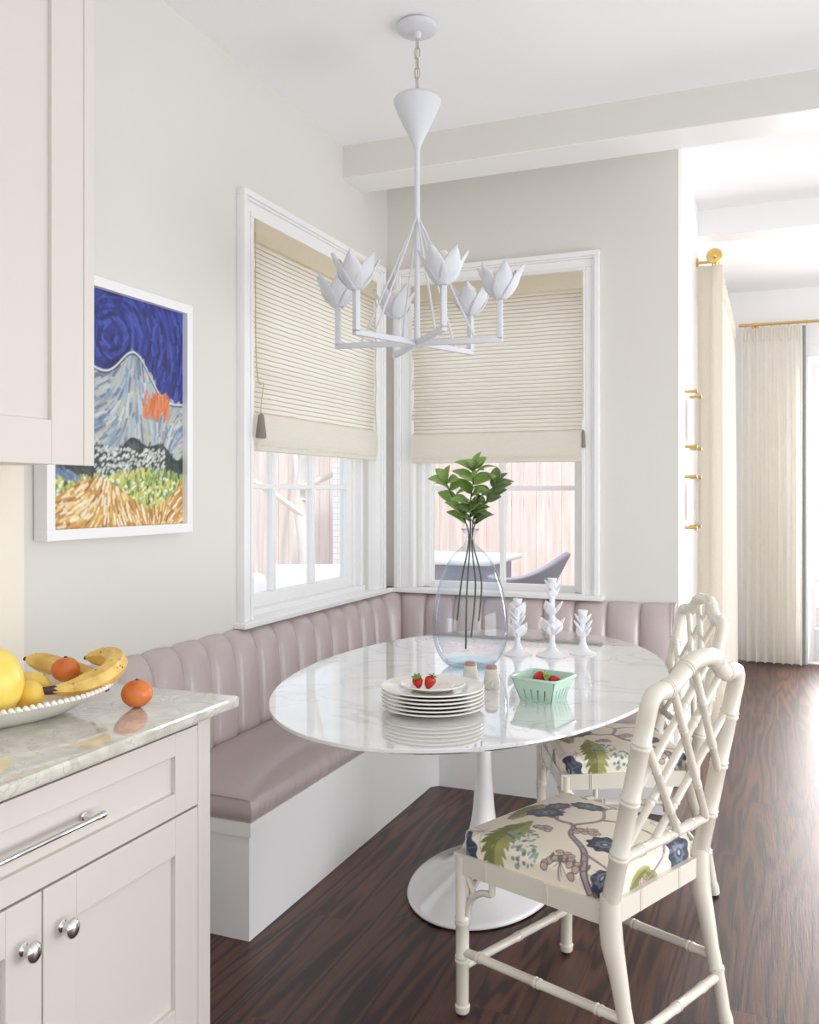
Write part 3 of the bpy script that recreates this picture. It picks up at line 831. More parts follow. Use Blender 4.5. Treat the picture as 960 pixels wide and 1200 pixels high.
cu.build('seat_cushion', M['leather'], bq)
cu = cushion(BX + 0.018, 1.445, -BY - 0.012, -0.03, ZB, 0.075, 0.055, 150, 60)
cu.build('seat_cushion', M['leather'], bq)
# welt seam along the end face and round the front edge of the seat
zs = ZB + 0.071
P_ = [(0.12, BE - 0.012, zs + 0.004), (BX - 0.03, BE - 0.012, zs), (BX + 0.004, BE - 0.008, zs - 0.004)]
MB().tube(smoothpath(P_, 8), 0.003, 6).build('welt', M['leather'], bq)
# channelled back: a path along the two walls with a rounded corner
RC = 0.16
path = []
YB0 = -2.41
s_len1 = (-RC) - YB0; arc = RC * PI / 2; s_len2 = 1.445 - RC
def back_path(s):
    if s < s_len1: return Vector((0.0, YB0 + s, 0)), Vector((1, 0, 0))
    if s < s_len1 + arc:
        a = (s - s_len1) / RC
        c = Vector((RC, -RC, 0))
        d = Vector((-math.cos(a), math.sin(a), 0))
        return c + d * RC, -d
    q = s - s_len1 - arc
    return Vector((RC + q, 0, 0)), Vector((0, -1, 0))
STOT = s_len1 + arc + s_len2
NCH = int(round(STOT / 0.152))
CH = STOT / NCH
prof = [(0.085, 0.40), (0.085, 0.50), (0.083, 0.60), (0.078, 0.70), (0.070, 0.76), (0.058, 0.80), (0.040, 0.826), (0.018, 0.838), (0.003, 0.840)]
m = MB()
per = 12
ns = NCH * per + 1
vs_, fs = [], []
for i in range(ns):
    s = STOT * i / (ns - 1)
    t_ = (s / CH) % 1.0
    if i % per == 0: t_ = 0.0
    bl = max(0.0, 1 - (2 * t_ - 1) ** 2) ** 0.5
    p, nrm = back_path(min(s, STOT - 1e-6))
    for j, (n_, z) in enumerate(prof):
        k = 1.0 if j < 6 else (0.8, 0.55, 0.0)[j - 6]
        q = p + nrm * max(0.003, n_ + (bl - 0.8) * 0.028 * k)
        zz = z + (bl - 1) * 0.014 * (1 if j > 4 else 0) * (1 if j < 8 else 0.6)
        vs_.append((q.x, q.y, zz))
J = len(prof)
for i in range(ns - 1):
    for j in range(J - 1):
        fs.append((i * J + j, (i + 1) * J + j, (i + 1) * J + j + 1, i * J + j + 1))
for e in (0, ns - 1):
    p, nrm = back_path(0 if e == 0 else STOT - 1e-6)
    b0 = len(vs_); vs_.append((p + nrm * 0.003 + Vector((0, 0, 0.40)))[:])
    fs.append(tuple([e * J + j for j in range(J)] + [b0]))
m.add(vs_, fs)
m.build('backrest', M['leather'], bq)
# end welt at the right end of the back
P_ = [(1.447, -max(0.004, n_ + 0.004), z) for n_, z in prof]
MB().tube(smoothpath(P_, 4), 0.006, 8).build('end_welt', M['leather'], bq)

# ================================================================== DINING TABLE
TX, TY = 0.94, -1.315
TA, TB = 1.0, 0.607
tb = thing('dining_table', 'oval white marble pedestal dining table in front of the corner banquette', 'table', (TX, TY, 0))
prof_t = [(0.0, 0.705), (0.86, 0.705), (0.93, 0.707), (0.975, 0.716), (0.992, 0.7225), (0.9995, 0.7255), (0.9995, 0.7335), (0.998, 0.735), (0.9, 0.735), (0.0, 0.735)]
vs_, fs = [], []
N = 160
for (r, z) in prof_t[1:-1]:
    for k in range(N):
        a = 2 * PI * k / N
        # slightly squared oval
        c_, s_ = math.cos(a), math.sin(a)
        vs_.append((r * TB * c_, r * TA * s_, z))
J = len(prof_t) - 2
for j in range(J - 1):
    for k in range(N): fs.append((j * N + k, j * N + (k + 1) % N, (j + 1) * N + (k + 1) % N, (j + 1) * N + k))
fs.append(tuple(range(N - 1, -1, -1))); fs.append(tuple((J - 1) * N + k for k in range(N)))
MB().add(vs_, fs).build('table_top', M['table_marble'], tb)
pp = [(0.358, 0.006), (0.360, 0.012), (0.355, 0.018), (0.30, 0.032), (0.22, 0.055), (0.15, 0.085), (0.10, 0.12), (0.066, 0.17), (0.044, 0.24), (0.032, 0.33), (0.026, 0.42), (0.0245, 0.50), (0.027, 0.58), (0.036, 0.65), (0.05, 0.69), (0.075, 0.706)]
sx = [0.68 + 0.32 * min(1, max(0, (z - 0.02) / 0.3)) for r, z in pp]
fine, fx = [], []
for i in range(len(pp) - 1):
    for k in range(4):
        t_ = k / 4
        p0 = pp[max(i - 1, 0)]; p1 = pp[i]; p2 = pp[i + 1]; p3 = pp[min(i + 2, len(pp) - 1)]
        if i < 3: q = (p1[0] + (p2[0] - p1[0]) * t_, p1[1] + (p2[1] - p1[1]) * t_)
        else: q = tuple(0.5 * ((2 * p1[d]) + (p2[d] - p0[d]) * t_ + (2 * p0[d] - 5 * p1[d] + 4 * p2[d] - p3[d]) * t_ ** 2 + (3 * p1[d] - p0[d] - 3 * p2[d] + p3[d]) * t_ ** 3) for d in (0, 1))
        fine.append(q); fx.append(sx[i] + (sx[i + 1] - sx[i]) * t_)
fine.append(pp[-1]); fx.append(sx[-1])
MB().lathe(fine, 64, sx=fx).build('pedestal', M['tulip'], tb)
MB().lathe([(0.350, 0.0), (0.356, 0.003), (0.356, 0.008)], 64, sx=[0.68] * 3).build('base_gasket', M['black'], tb)

# ================================================================== CHAIRS
FD, HF, HR, LEAN, ZR, ZA = 0.222, 0.236, 0.203, 0.105, 0.912, 0.968
cream = srgb(240, 232, 214); navy = srgb(66, 72, 92); slate = srgb(112, 124, 140); olive = srgb(164, 163, 104); olive2 = srgb(126, 128, 74)
brown = srgb(104, 90, 92); berry = srgb(196, 172, 164); teal = srgb(146, 176, 168); mauve = srgb(170, 156, 164)
pt = Paint(560, 560, -0.33, 0.33, -0.35, 0.35, cream)
r_ = random.Random(11)
def flower(x, y, r, rot=0.0, sq=0.75):
    pt.disk(x, y, r, navy, r * sq, rot, petals=9, amp=0.09)
    for k in range(9):
        a = k * 2 * PI / 9 + rot
        pt.line([(x + 0.35 * r * math.cos(a), y + 0.35 * r * sq * math.sin(a)), (x + 0.95 * r * math.cos(a), y + 0.95 * r * sq * math.sin(a))], r * 0.02, slate, 0.8)
    pt.disk(x, y, r * 0.55, slate, r * 0.4, rot, petals=7, amp=0.12)
    pt.disk(x, y, r * 0.3, navy, r * 0.2, rot)
    pt.disk(x, y, r * 0.14, srgb(190, 196, 200), r * 0.1, rot)
def berries(x, y, n, sp):
    for k in range(n):
        a, d = r_.uniform(0, 2 * PI), sp * math.sqrt(r_.random())
        bx_, by_ = x + d * math.cos(a), y + d * math.sin(a)
        pt.line([(x, y), (bx_, by_)], 0.0012, brown, 0.8)
    rs = random.Random(n)
    for k in range(n):
        a, d = rs.uniform(0, 2 * PI), sp * math.sqrt(rs.random())
        bx_, by_ = x + d * math.cos(a), y + d * math.sin(a)
        pt.disk(bx_, by_, 0.0105, brown); pt.disk(bx_, by_, 0.0082, berry)
def sprig(x, y, n, sp):
    for k in range(n):
        a, d = r_.uniform(0, 2 * PI), sp * math.sqrt(r_.random())
        pt.disk(x + d * math.cos(a) * 1.3, y + d * math.sin(a), r_.uniform(0.003, 0.006), teal if r_.random() < 0.7 else srgb(98, 124, 122), a=0.85)
def frond(p, q, wd):
    p, q = np.array(p), np.array(q); d = q - p; nn = np.array([-d[1], d[0]])
    pt.leaf(p, q, wd * 0.75, olive)
    for t in np.linspace(0.1, 0.95, 9):
        for sg in (-1, 1):
            a = p + d * t
            pt.leaf(a, a + d * 0.2 + nn * sg * 0.22 * math.sin(PI * min(1, 0.25 + t * 0.7)), wd * 0.2, olive if sg > 0 else olive2)
    pt.line([p, q], 0.0022, olive2)
def branch(pts, w0, w1):
    P_ = [(p.x, p.y) for p in smoothpath([(a, b, 0) for a, b in pts], 5)]
    ws = list(np.linspace(w0, w1, len(P_)))
    pt.line(P_, ws, brown); pt.line(P_, [x * 0.55 for x in ws], mauve)
    for i in range(1, len(P_) - 1, 2):
        p = np.array(P_[i]); pt.line([p + (0.003, 0.002), p - (0.003, 0.002)], 0.0014, brown)
for (x, y) in ((0.20, -0.16), (-0.05, -0.22), (0.16, 0.19), (-0.15, 0.0)):
    for k in range(14):
        a, d = r_.uniform(0, 6.28), 0.05 * r_.random()
        pt.line([(x, y), (x + d * 1.6 * math.cos(a), y + d * 1.6 * math.sin(a))], 0.0012, mauve, 0.7)
frond((0.10, 0.08), (0.10, 0.285), 0.045); frond((0.17, -0.06), (0.16, 0.07), 0.04); frond((0.12, -0.20), (0.20, -0.30), 0.035)
frond((-0.245, 0.03), (-0.275, 0.12), 0.05); frond((-0.30, -0.02), (-0.25, 0.045), 0.04); frond((-0.20, 0.245), (-0.17, 0.31), 0.03); frond((0.0, -0.24), (-0.1, -0.29), 0.035)
sprig(0.065, 0.16, 46, 0.036); sprig(0.02, 0.225, 46, 0.036); sprig(-0.15, -0.2, 40, 0.04); sprig(0.24, -0.05, 34, 0.03)
branch([(-0.205, 0.33), (-0.15, 0.22), (-0.10, 0.137), (-0.03, 0.085), (0.0, 0.03), (0.06, 0.02), (0.10, -0.08)], 0.011, 0.004)
branch([(0.0, 0.03), (-0.03, -0.06), (0.02, -0.16), (-0.02, -0.26)], 0.006, 0.002)
branch([(-0.03, -0.06), (-0.10, -0.10), (-0.20, -0.08), (-0.27, 0.06)], 0.006, 0.003)
branch([(-0.11, 0.15), (-0.19, 0.18), (-0.24, 0.22)], 0.005, 0.002)
branch([(0.06, 0.02), (0.13, 0.02), (0.20, 0.06)], 0.004, 0.0015)
berries(-0.085, 0.215, 17, 0.045); berries(-0.05, 0.04, 9, 0.032); berries(0.05, 0.09, 7, 0.025); berries(0.03, -0.2, 10, 0.035); berries(-0.27, 0.07, 5, 0.02)
flower(0.115, -0.005, 0.052, 0.4); flower(0.125, -0.075, 0.04, 1.2); flower(0.066, -0.135, 0.05, 0.2); flower(-0.12, 0.07, 0.046, 1.0, 0.9); flower(-0.205, 0.225, 0.044, 1.4, 0.7)
flower(-0.235, -0.13, 0.055, 0.9, 0.9); flower(0.205, 0.265, 0.06, 2.2, 0.9); flower(0.19, -0.24, 0.045, 0.3); flower(0.26, 0.09, 0.04, 0.3)
for k in range(6): pt.leaf((-0.15 + 0.02 * k, 0.19), (-0.16 + 0.02 * k, 0.215), 0.004, srgb(130, 110, 108))

def ringed(mb, p, q, r0, r1, nodes, n=14, up=0.16):
    """bamboo-turned rod from p to q with node rings at fractions"""
    p, q = Vector(p), Vector(q)
    L_ = (q - p).length
    ts = {0.0: 1.0, 1.0: 1.0}
    for t in nodes:
        e = 0.0045 / L_
        for dt, k in ((-2.6 * e, 1.0), (-1.8 * e, 1 + up), (-0.9 * e, 1 + up), (-0.35 * e, 0.98), (0.35 * e, 0.98), (0.9 * e, 1 + up), (1.8 * e, 1 + up), (2.6 * e, 1.0)):
            if 0 < t + dt < 1: ts[t + dt] = k
    tt = sorted(ts)
    mb.tube([p + (q - p) * t for t in tt], [(r0 + (r1 - r0) * t) * ts[t] for t in tt], n)
def xback(z): return -FD - LEAN * (z - 0.42) / (ZR - 0.42)

def make_chair(label, loc, rz):
    t = thing('dining_chair', label, 'chair', loc, rz, 'white bamboo style chairs at the oval table')
    c = M['chair']
    # cushion
    nx, ny = 300, 300
    hh = 0.055; vs_, fs, uv = [], [], []
    Lx, Ly = 0.218, 0.228
    for j in range(ny):
        for i in range(nx):
            s = (i / (nx - 1) * 2 - 1) * (Lx + hh + 0.008); q = (j / (ny - 1) * 2 - 1) * (Ly + hh + 0.008)
            def roll(a, L_):
                rr = 0.024; d = abs(a) - (L_ - rr)
                if d <= 0: return a, 0.0
                if d < rr * PI / 2:
                    an = d / rr; return math.copysign(L_ - rr + rr * math.sin(an), a), rr * (1 - math.cos(an))
                return math.copysign(L_, a), rr + d - rr * PI / 2
            x, dx_ = roll(s, Lx); y, dy_ = roll(q, Ly)
            dr = min(hh, math.hypot(dx_, dy_) if (dx_ < 0.024 and dy_ < 0.024) else max(dx_, dy_))
            dome = 0.020 * (1 - (x / Lx) ** 2) * (1 - (y / Ly) ** 2)
            wy = (HF - 0.003 + (HR - HF) * (0.5 - x / (2 * Lx))) / Ly
            # corners rounded
            cr = 0.02 * max(0, abs(x) / Lx - 0.86) / 0.14 * max(0, abs(y) / Ly - 0.86) / 0.14
            vs_.append((x - math.copysign(cr, x) + 0.004, (y - math.copysign(cr, y)) * wy, 0.475 - dr + dome))
            uv.append((s, q))
    m = MB(); m.add(vs_, [(j * nx + i, j * nx + i + 1, (j + 1) * nx + i + 1, (j + 1) * nx + i) for j in range(ny - 1) for i in range(nx - 1)])
    seat = m.build('seat_cushion', M['floral'], t, weld=0)
    uv = np.array(uv); set_paint(seat, pt.sample(uv[:, 0], uv[:, 1]))
    # apron
    m = MB()
    z0, z1 = 0.37, 0.421
    outer = [(FD + 0.004, HF + 0.004), (-FD - 0.006, HR + 0.004), (-FD - 0.006, -HR - 0.004), (FD + 0.004, -HF - 0.004)]
    inner = [(FD - 0.03, HF - 0.03), (-FD + 0.03, HR - 0.03), (-FD + 0.03, -HR + 0.03), (FD - 0.03, -HF + 0.03)]
    vs2 = [(x, y, z) for z in (z0, z1) for (x, y) in outer] + [(x, y, z) for z in (z0, z1) for (x, y) in inner]
    fs2 = []
    for k in range(4):
        a, b_ = k, (k + 1) % 4
        fs2 += [(a, b_, 4 + b_, 4 + a), (8 + b_, 8 + a, 12 + a, 12 + b_), (a, 8 + a, 8 + b_, b_), (4 + b_, 12 + b_, 12 + a, 4 + a)]
    m.add(vs2, fs2)
    for k in range(4):
        p0, p1 = Vector(outer[k] + (0,)), Vector(outer[(k + 1) % 4] + (0,))
        for f_ in ((0.22, 0.62) if k != 1 else (0.3, 0.72)):
            for df in (-0.006, 0.006):
                p = p0 + (p1 - p0) * (f_ + df)
                m.tube([(p.x, p.y, z0 + 0.001), (p.x, p.y, z1 - 0.001)], 0.0028, 6)
    m.build('seat_frame', c, t)
    fl = MB()
    for sg in (1, -1):
        # front leg
        m = MB(); ringed(m, (FD - 0.012, sg * (HF - 0.012), 0.415), (FD - 0.012, sg * (HF - 0.012), 0.008), 0.0185, 0.0165, (0.42, 0.66), 16)
        m.lathe([(0.0165, 0.03), (0.02, 0.026), (0.019, 0.012), (0.0165, 0.008)], 16, (FD - 0.012, sg * (HF - 0.012), 0))
        lg = m.build('leg', c, t)
        MB().lathe([(0.013, 0.0), (0.0135, 0.008), (0.01, 0.01)], 14, (FD - 0.012, sg * (HF - 0.012), 0)).build('foot_glide', M['black'], lg)
        # rear leg: post through the seat, splayed to the floor
        m = MB()
        xb, yb = -FD, sg * (HR - 0.002)
        fx_, fy_ = -FD - 0.075, sg * (HR + 0.0)
        pts = [(xb, yb, 0.44), (xb, yb, 0.38), (xb - 0.004, yb, 0.335), (xb - 0.02, yb, 0.27), (xb - 0.034, yb, 0.20), (xb - 0.045, yb, 0.153), (xb - 0.047, yb, 0.148), (xb - 0.0475, yb, 0.146), (xb - 0.048, yb, 0.144), (xb - 0.050, yb, 0.138), (fx_ + 0.01, fy_, 0.05), (fx_ + 0.005, fy_, 0.03), (fx_, fy_, 0.008)]
        rad = [0.024, 0.026, 0.026, 0.021, 0.018, 0.0175, 0.0205, 0.0175, 0.0205, 0.0172, 0.0165, 0.019, 0.0165]
        m.tube(pts, rad, 16)
        lg = m.build('leg', c, t)
        MB().lathe([(0.013, 0.0), (0.0135, 0.01), (0.01, 0.012)], 14, (fx_, fy_, 0)).build('foot_glide', M['black'], lg)
        # back post up to the rail corner
        m = MB()
        ringed(m, (xback(0.40), sg * HR, 0.40), (xback(0.86), sg * HR, 0.86), 0.0215, 0.0205, (0.30, 0.58, 0.86), 16, 0.12)
        m.build('back_post', c, t)
        # fretwork brackets at the front legs
        for dx_, dy_ in ((-1, 0), (0, -sg)):
            m = MB()
            lx, ly = FD - 0.012, sg * (HF - 0.012)
            P_ = []
            for k in range(9):
                a = k / 8 * PI / 2
                d_ = 0.018 + 0.075 * (1 - math.cos(a)); z_ = 0.262 + 0.078 * math.sin(a)
                P_.append((lx + dx_ * d_, ly + dy_ * d_, z_))
            P_.append((lx + dx_ * 0.10, ly + dy_ * 0.10, 0.341)); P_.append((lx + dx_ * 0.101, ly + dy_ * 0.101, 0.372))
            m.tube(P_, 0.0085, 10)
            m.tube([(lx + dx_ * 0.012, ly + dy_ * 0.012, 0.368), (lx + dx_ * 0.045, ly + dy_ * 0.045, 0.318)], 0.006, 8)
            m.build('corner_bracket', c, t)
    # top rail
    m = MB()
    half = [(HR, 0.855), (HR, 0.880), (HR - 0.004, 0.897), (HR - 0.014, 0.908), (HR - 0.028, 0.912), (HR - 0.062, 0.912), (HR - 0.08, 0.915), (HR - 0.098, 0.925), (0.072, 0.949), (0.056, 0.960), (0.038, 0.966), (0.0, 0.968)]
    full = half + [(-y, z) for y, z in half[-2::-1]]
    m.tube([(xback(z), y, z) for y, z in full], 0.0205, 16)
    for y, z in ((HR - 0.066, 0.9125), (0.068, 0.952)):
        for sg in (1, -1):
            k = min(range(len(full) - 1), key=lambda i: abs(full[i][0] - sg * y))
            a, b_ = full[max(k - 1, 0)], full[min(k + 1, len(full) - 1)]
            d = Vector((xback(b_[1]) - xback(a[1]), b_[0] - a[0], b_[1] - a[1])).normalized()
            c0 = Vector((xback(z), sg * y, z))
            for o_ in (-0.004, 0.004):
                m.tube([c0 + d * (o_ - 0.003), c0 + d * (o_ - 0.0015), c0 + d * (o_ + 0.0015), c0 + d * (o_ + 0.003)], [0.0205, 0.0228, 0.0228, 0.0205], 16)
    m.build('top_rail', c, t)
    ZL = 0.525
    m = MB(); ringed(m, (xback(ZL), -HR, ZL), (xback(ZL), HR, ZL), 0.0125, 0.0125, (0.22, 0.5, 0.78)); m.build('lower_rail', c, t)
    # lattice
    wI = HR - 0.01
    def P2(s, v):
        z = ZL + (0.912 - ZL) * v
        y = -wI + 2 * wI * s
        return Vector((xback(z), y, z))
    rods = [((0.19, 0.99), (0.96, 0.02)), ((0.0, 0.71), (0.62, 0.0)), ((0.41, 1.07), (1.0, 0.33))]
    for k, (a, b_) in enumerate(rods):
        for fl_ in (0, 1):
            p = P2(1 - a[0] if fl_ else a[0], a[1]); q = P2(1 - b_[0] if fl_ else b_[0], b_[1])
            off = Vector((-0.006 if fl_ else 0.006, 0, 0))
            m = MB(); ringed(m, p + off, q + off, 0.0098, 0.0098, (0.28, 0.72), 12); m.build('lattice_rod', c, t)
    # stretchers
    for sg in (1, -1):
        m = MB(); ringed(m, (FD - 0.012, sg * (HF - 0.012), 0.165), (-FD - 0.038, sg * HR, 0.175), 0.0115, 0.0115, (0.12, 0.5, 0.86)); m.build('stretcher', c, t)
    m = MB(); ringed(m, (FD - 0.012, -HF + 0.012, 0.125), (FD - 0.012, HF - 0.012, 0.125), 0.0115, 0.0115, (0.14, 0.5, 0.86)); m.build('stretcher', c, t)
    m = MB(); ringed(m, (-FD - 0.05, -HR, 0.13), (-FD - 0.05, HR, 0.13), 0.0115, 0.0115, (0.2, 0.5, 0.8)); m.build('stretcher', c, t)
    return t
ch = make_chair('white faux bamboo chair with floral seat, nearest the camera at lower right', (1.406, -1.959, 0), 2.724)
dup(ch, (1.33, -1.047, 0), 3.56, 'white faux bamboo chair with floral seat, the farther one beyond the front chair')

# ================================================================== CHANDELIER
CX, CY = 0.725, -1.395
cl = thing('chandelier', 'white plaster chandelier with six tulip cups hanging over the dining table', 'ceiling light', (CX, CY, 0))
pl = M['plaster']
MB().lathe([(0.0, 2.918), (0.010, 2.918), (0.013, 2.928), (0.014, 2.938), (0.062, 2.941), (0.069, 2.947), (0.069, 2.962), (0.060, 2.9685), (0.0, 2.9695)], 40).build('canopy', pl, cl)
m = MB()
zc = 2.922; k = 0
while zc > 2.716:
    P_ = []
    for i in range(16):
        a = 2 * PI * i / 16
        dx_ = 0.0085 * math.cos(a); dz = 0.010 * math.sin(a) + (0.010 if math.sin(a) > 0 else -0.010)
        P_.append((dx_ if k % 2 else 0, 0 if k % 2 else dx_, zc - 0.02 + dz))
    m.tube(P_, 0.0026, 6, closed=True)
    zc -= 0.0345; k += 1
m.tube([(0.002, 0.004, 2.93), (-0.004, 0.003, 2.85), (0.004, -0.003, 2.78), (0, 0, 2.71)], 0.0016, 6)
m.build('chain', M['nickel'], cl)
MB().lathe([(0.0, 2.722), (0.05, 2.720), (0.074, 2.714), (0.082, 2.704), (0.081, 2.692), (0.068, 2.660), (0.045, 2.612), (0.024, 2.570), (0.014, 2.548), (0.011, 2.535), (0.0, 2.53)], 40).build('cone', pl, cl)
m = MB().lathe([(0.0, 1.852), (0.012, 1.855), (0.014, 1.86), (0.0125, 1.885), (0.0095, 1.90), (0.0095, 2.54), (0.0, 2.545)], 20)
m.build('rod', pl, cl)
RA = 0.287
for k in range(6):
    a = R(8.5 + 60 * k)
    c_, s_ = math.cos(a), math.sin(a)
    def at(r, z, tw=0.0): return (c_ * r - s_ * tw, s_ * r + c_ * tw, z)
    m = MB()
    q = 0.0095
    # square-section arm and upright
    for (r0, r1, za, zb) in ((0.0, RA + q, 1.866 - q, 1.866 + q), (RA - q, RA + q, 1.866, 2.008)):
        mm = MB().box(r0, r1, -q, q, za, zb, 0.0025)
        mm.v = [(c_ * p[0] - s_ * p[1], s_ * p[0] + c_ * p[1], p[2]) for p in mm.v]
        m.add(mm.v, mm.f)
    m.build('arm', pl, cl)
    MB().tube([at(0.006, 2.295), at(0.2, 1.878)], 0.0042, 8).build('strut', pl, cl)
    fl = MB()
    for j in range(6):
        b = 2 * PI * j / 6 + (k * 0.7)
        inner = j % 2
        def pet(u, v, b=b, inner=inner):
            z = v
            wd = 0.036 * (math.sin(PI * min(1.0, 0.10 + 0.90 * v)) ** 0.9)
            rr = 0.012 + 0.058 * math.sin(min(1.0, v * 1.05) * PI / 2) ** 0.95 - 0.003 * inner + 0.05 * max(0, v - 0.7)
            s = (u - 0.5) * 2
            lat = s * wd
            rad_ = rr - 0.010 * (s * s) * (1 - 0.2 * v) + 0.0035 * (1 - abs(s)) * (1 - v)
            x = rad_ * math.cos(b) - lat * math.sin(b); y = rad_ * math.sin(b) + lat * math.cos(b)
            return (at(RA, 0)[0] + x, at(RA, 0)[1] + y, 2.002 + 0.112 * z ** 1.25)
        fl.grid(pet, 9, 14)
    fl.lathe([(0.0, 1.998), (0.012, 2.0), (0.016, 2.006), (0.014, 2.014), (0.0, 2.018)], 16, (at(RA, 0)[0], at(RA, 0)[1], 0))
    fo = fl.build('tulip_cup', pl, cl, weld=0)
    sd = fo.modifiers.new('thick', 'SOLIDIFY'); sd.thickness = 0.003
    MB().sphere(at(RA, 2.085), 0.024, 16, 10, (1, 1, 1.15)).build('bulb', M['bulb'], fo)

# ================================================================== CABINETS
cf = 0.636
YE = -2.49
cab = thing('base_cabinet', 'cream shaker base cabinet with drawer and doors under the stone counter', 'cabinet', (0, 0, 0))
Y0 = -4.9
m = MB()
m.box(0.003, cf - 0.022, Y0, YE, 0.10, 0.829); m.box(0.003, cf - 0.08, Y0, YE - 0.01, 0.0, 0.10)
# face frame stile and rails
m.box(cf - 0.022, cf - 0.001, -2.538, YE, 0.0, 0.829, 0.002)
m.box(cf - 0.022, cf - 0.001, Y0, -2.538, 0.814, 0.829, 0.002)
m.build('carcass', M['cab'], cab, smooth=False)
def shaker(y0, y1, z0, z1, rail, name, parent, X=cf, th=0.02, rec=0.012, stile=None):
    m = MB(); st = stile or rail
    m.box(X - th, X, y1 - st, y1, z0, z1, 0.0018); m.box(X - th, X, y0, y0 + st, z0, z1, 0.0018)
    m.box(X - th, X, y0 + st, y1 - st, z0, z0 + rail, 0.0018); m.box(X - th, X, y0 + st, y1 - st, z1 - rail, z1, 0.0018)
    m.box(X - th, X - rec, y0 + st - 0.002, y1 - st + 0.002, z0 + rail - 0.002, z1 - rail + 0.002)
    return m.build(name, M['cab'], parent, smooth=False)
def knob(parent, y, z):
    m = MB().lathe([(0.0, 0), (0.0115, 0), (0.0115, 0.002), (0.0085, 0.004), (0.006, 0.007), (0.0055, 0.013), (0.0095, 0.017), (0.0, 0.018)], 20, (0, 0, 0), axis='X')
    mm = MB().sphere((0.025, 0, 0), 0.0195, 24, 14, (0.52, 0.86, 1.0))
    m.add(mm.v, mm.f); m.v = [(p[0] + cf - 0.0005, p[1] + y, p[2] + z) for p in m.v]
    return m.build('knob', M['chrome'], parent)
dr = shaker(-3.490, -2.541, 0.628, 0.811, 0.05, 'drawer', cab, stile=0.083)
# slightly wider stiles read in the drawer front
pull = MB()
for y in (-2.90, -3.13):
    pull.lathe([(0.0, 0), (0.009, 0), (0.009, 0.003), (0.006, 0.005), (0.0052, 0.020), (0.0065, 0.024), (0.0, 0.03)], 16, (cf - 0.0095, y, 0.7185), axis='X')
pts_ = [(-2.868, 0.0), (-2.870, 0.005), (-2.876, 0.0078), (-2.882, 0.0078), (-2.884, 0.006), (-2.888, 0.0072), (-2.892, 0.0072), (-2.895, 0.0052)]
pts_ = pts_ + [(-6.03 - y, r) for y, r in pts_[::-1]]
pull.tube([(cf + 0.0185, y, 0.7185) for y, r in pts_], [max(r, 0.0006) for y, r in pts_], 16)
pull.build('bar_pull', M['chrome'], dr)
for (y0, y1) in ((-4.42, -3.494), ):
    d2 = shaker(y0, y1, 0.628, 0.811, 0.05, 'drawer', cab, stile=0.083)
for (y0, y1, ky) in ((-3.0125, -2.541, -2.966), (-3.490, -3.0165, -3.060), (-3.96, -3.494, None), (-4.42, -3.964, None)):
    d = shaker(y0, y1, 0.115, 0.623, 0.083, 'door', cab)
    if ky: knob(d, ky, 0.537)
# counter
ct = MB()
m = MB()
bmq = MB().box(0.003, 0.671, Y0, -2.42, 0.829, 0.857, 0.006)
bmq.build('countertop', M['counter'])
tag(bpy.data.objects['countertop'], 'veined pale grey stone countertop with an orange sitting on it', 'countertop')
# wall cabinet
uc = thing('wall_cabinet', 'cream shaker wall cabinet at the upper left above the counter', 'cabinet', (0, 0, 0))
UX = 0.292; UY = -2.492
m = MB().box(0.003, UX - 0.02, -4.6, UY, 1.42, H - 0.002)
m.box(UX - 0.02, UX - 0.001, -2.528, UY, 1.415, H - 0.002, 0.002)
m.build('carcass', M['cab'], uc, smooth=False)
shaker(-3.0, -2.531, 1.415, 2.9, 0.105, 'door', uc, X=UX, rec=0.011)
shaker(-3.475, -3.003, 1.415, 2.9, 0.105, 'door', uc, X=UX, rec=0.011)

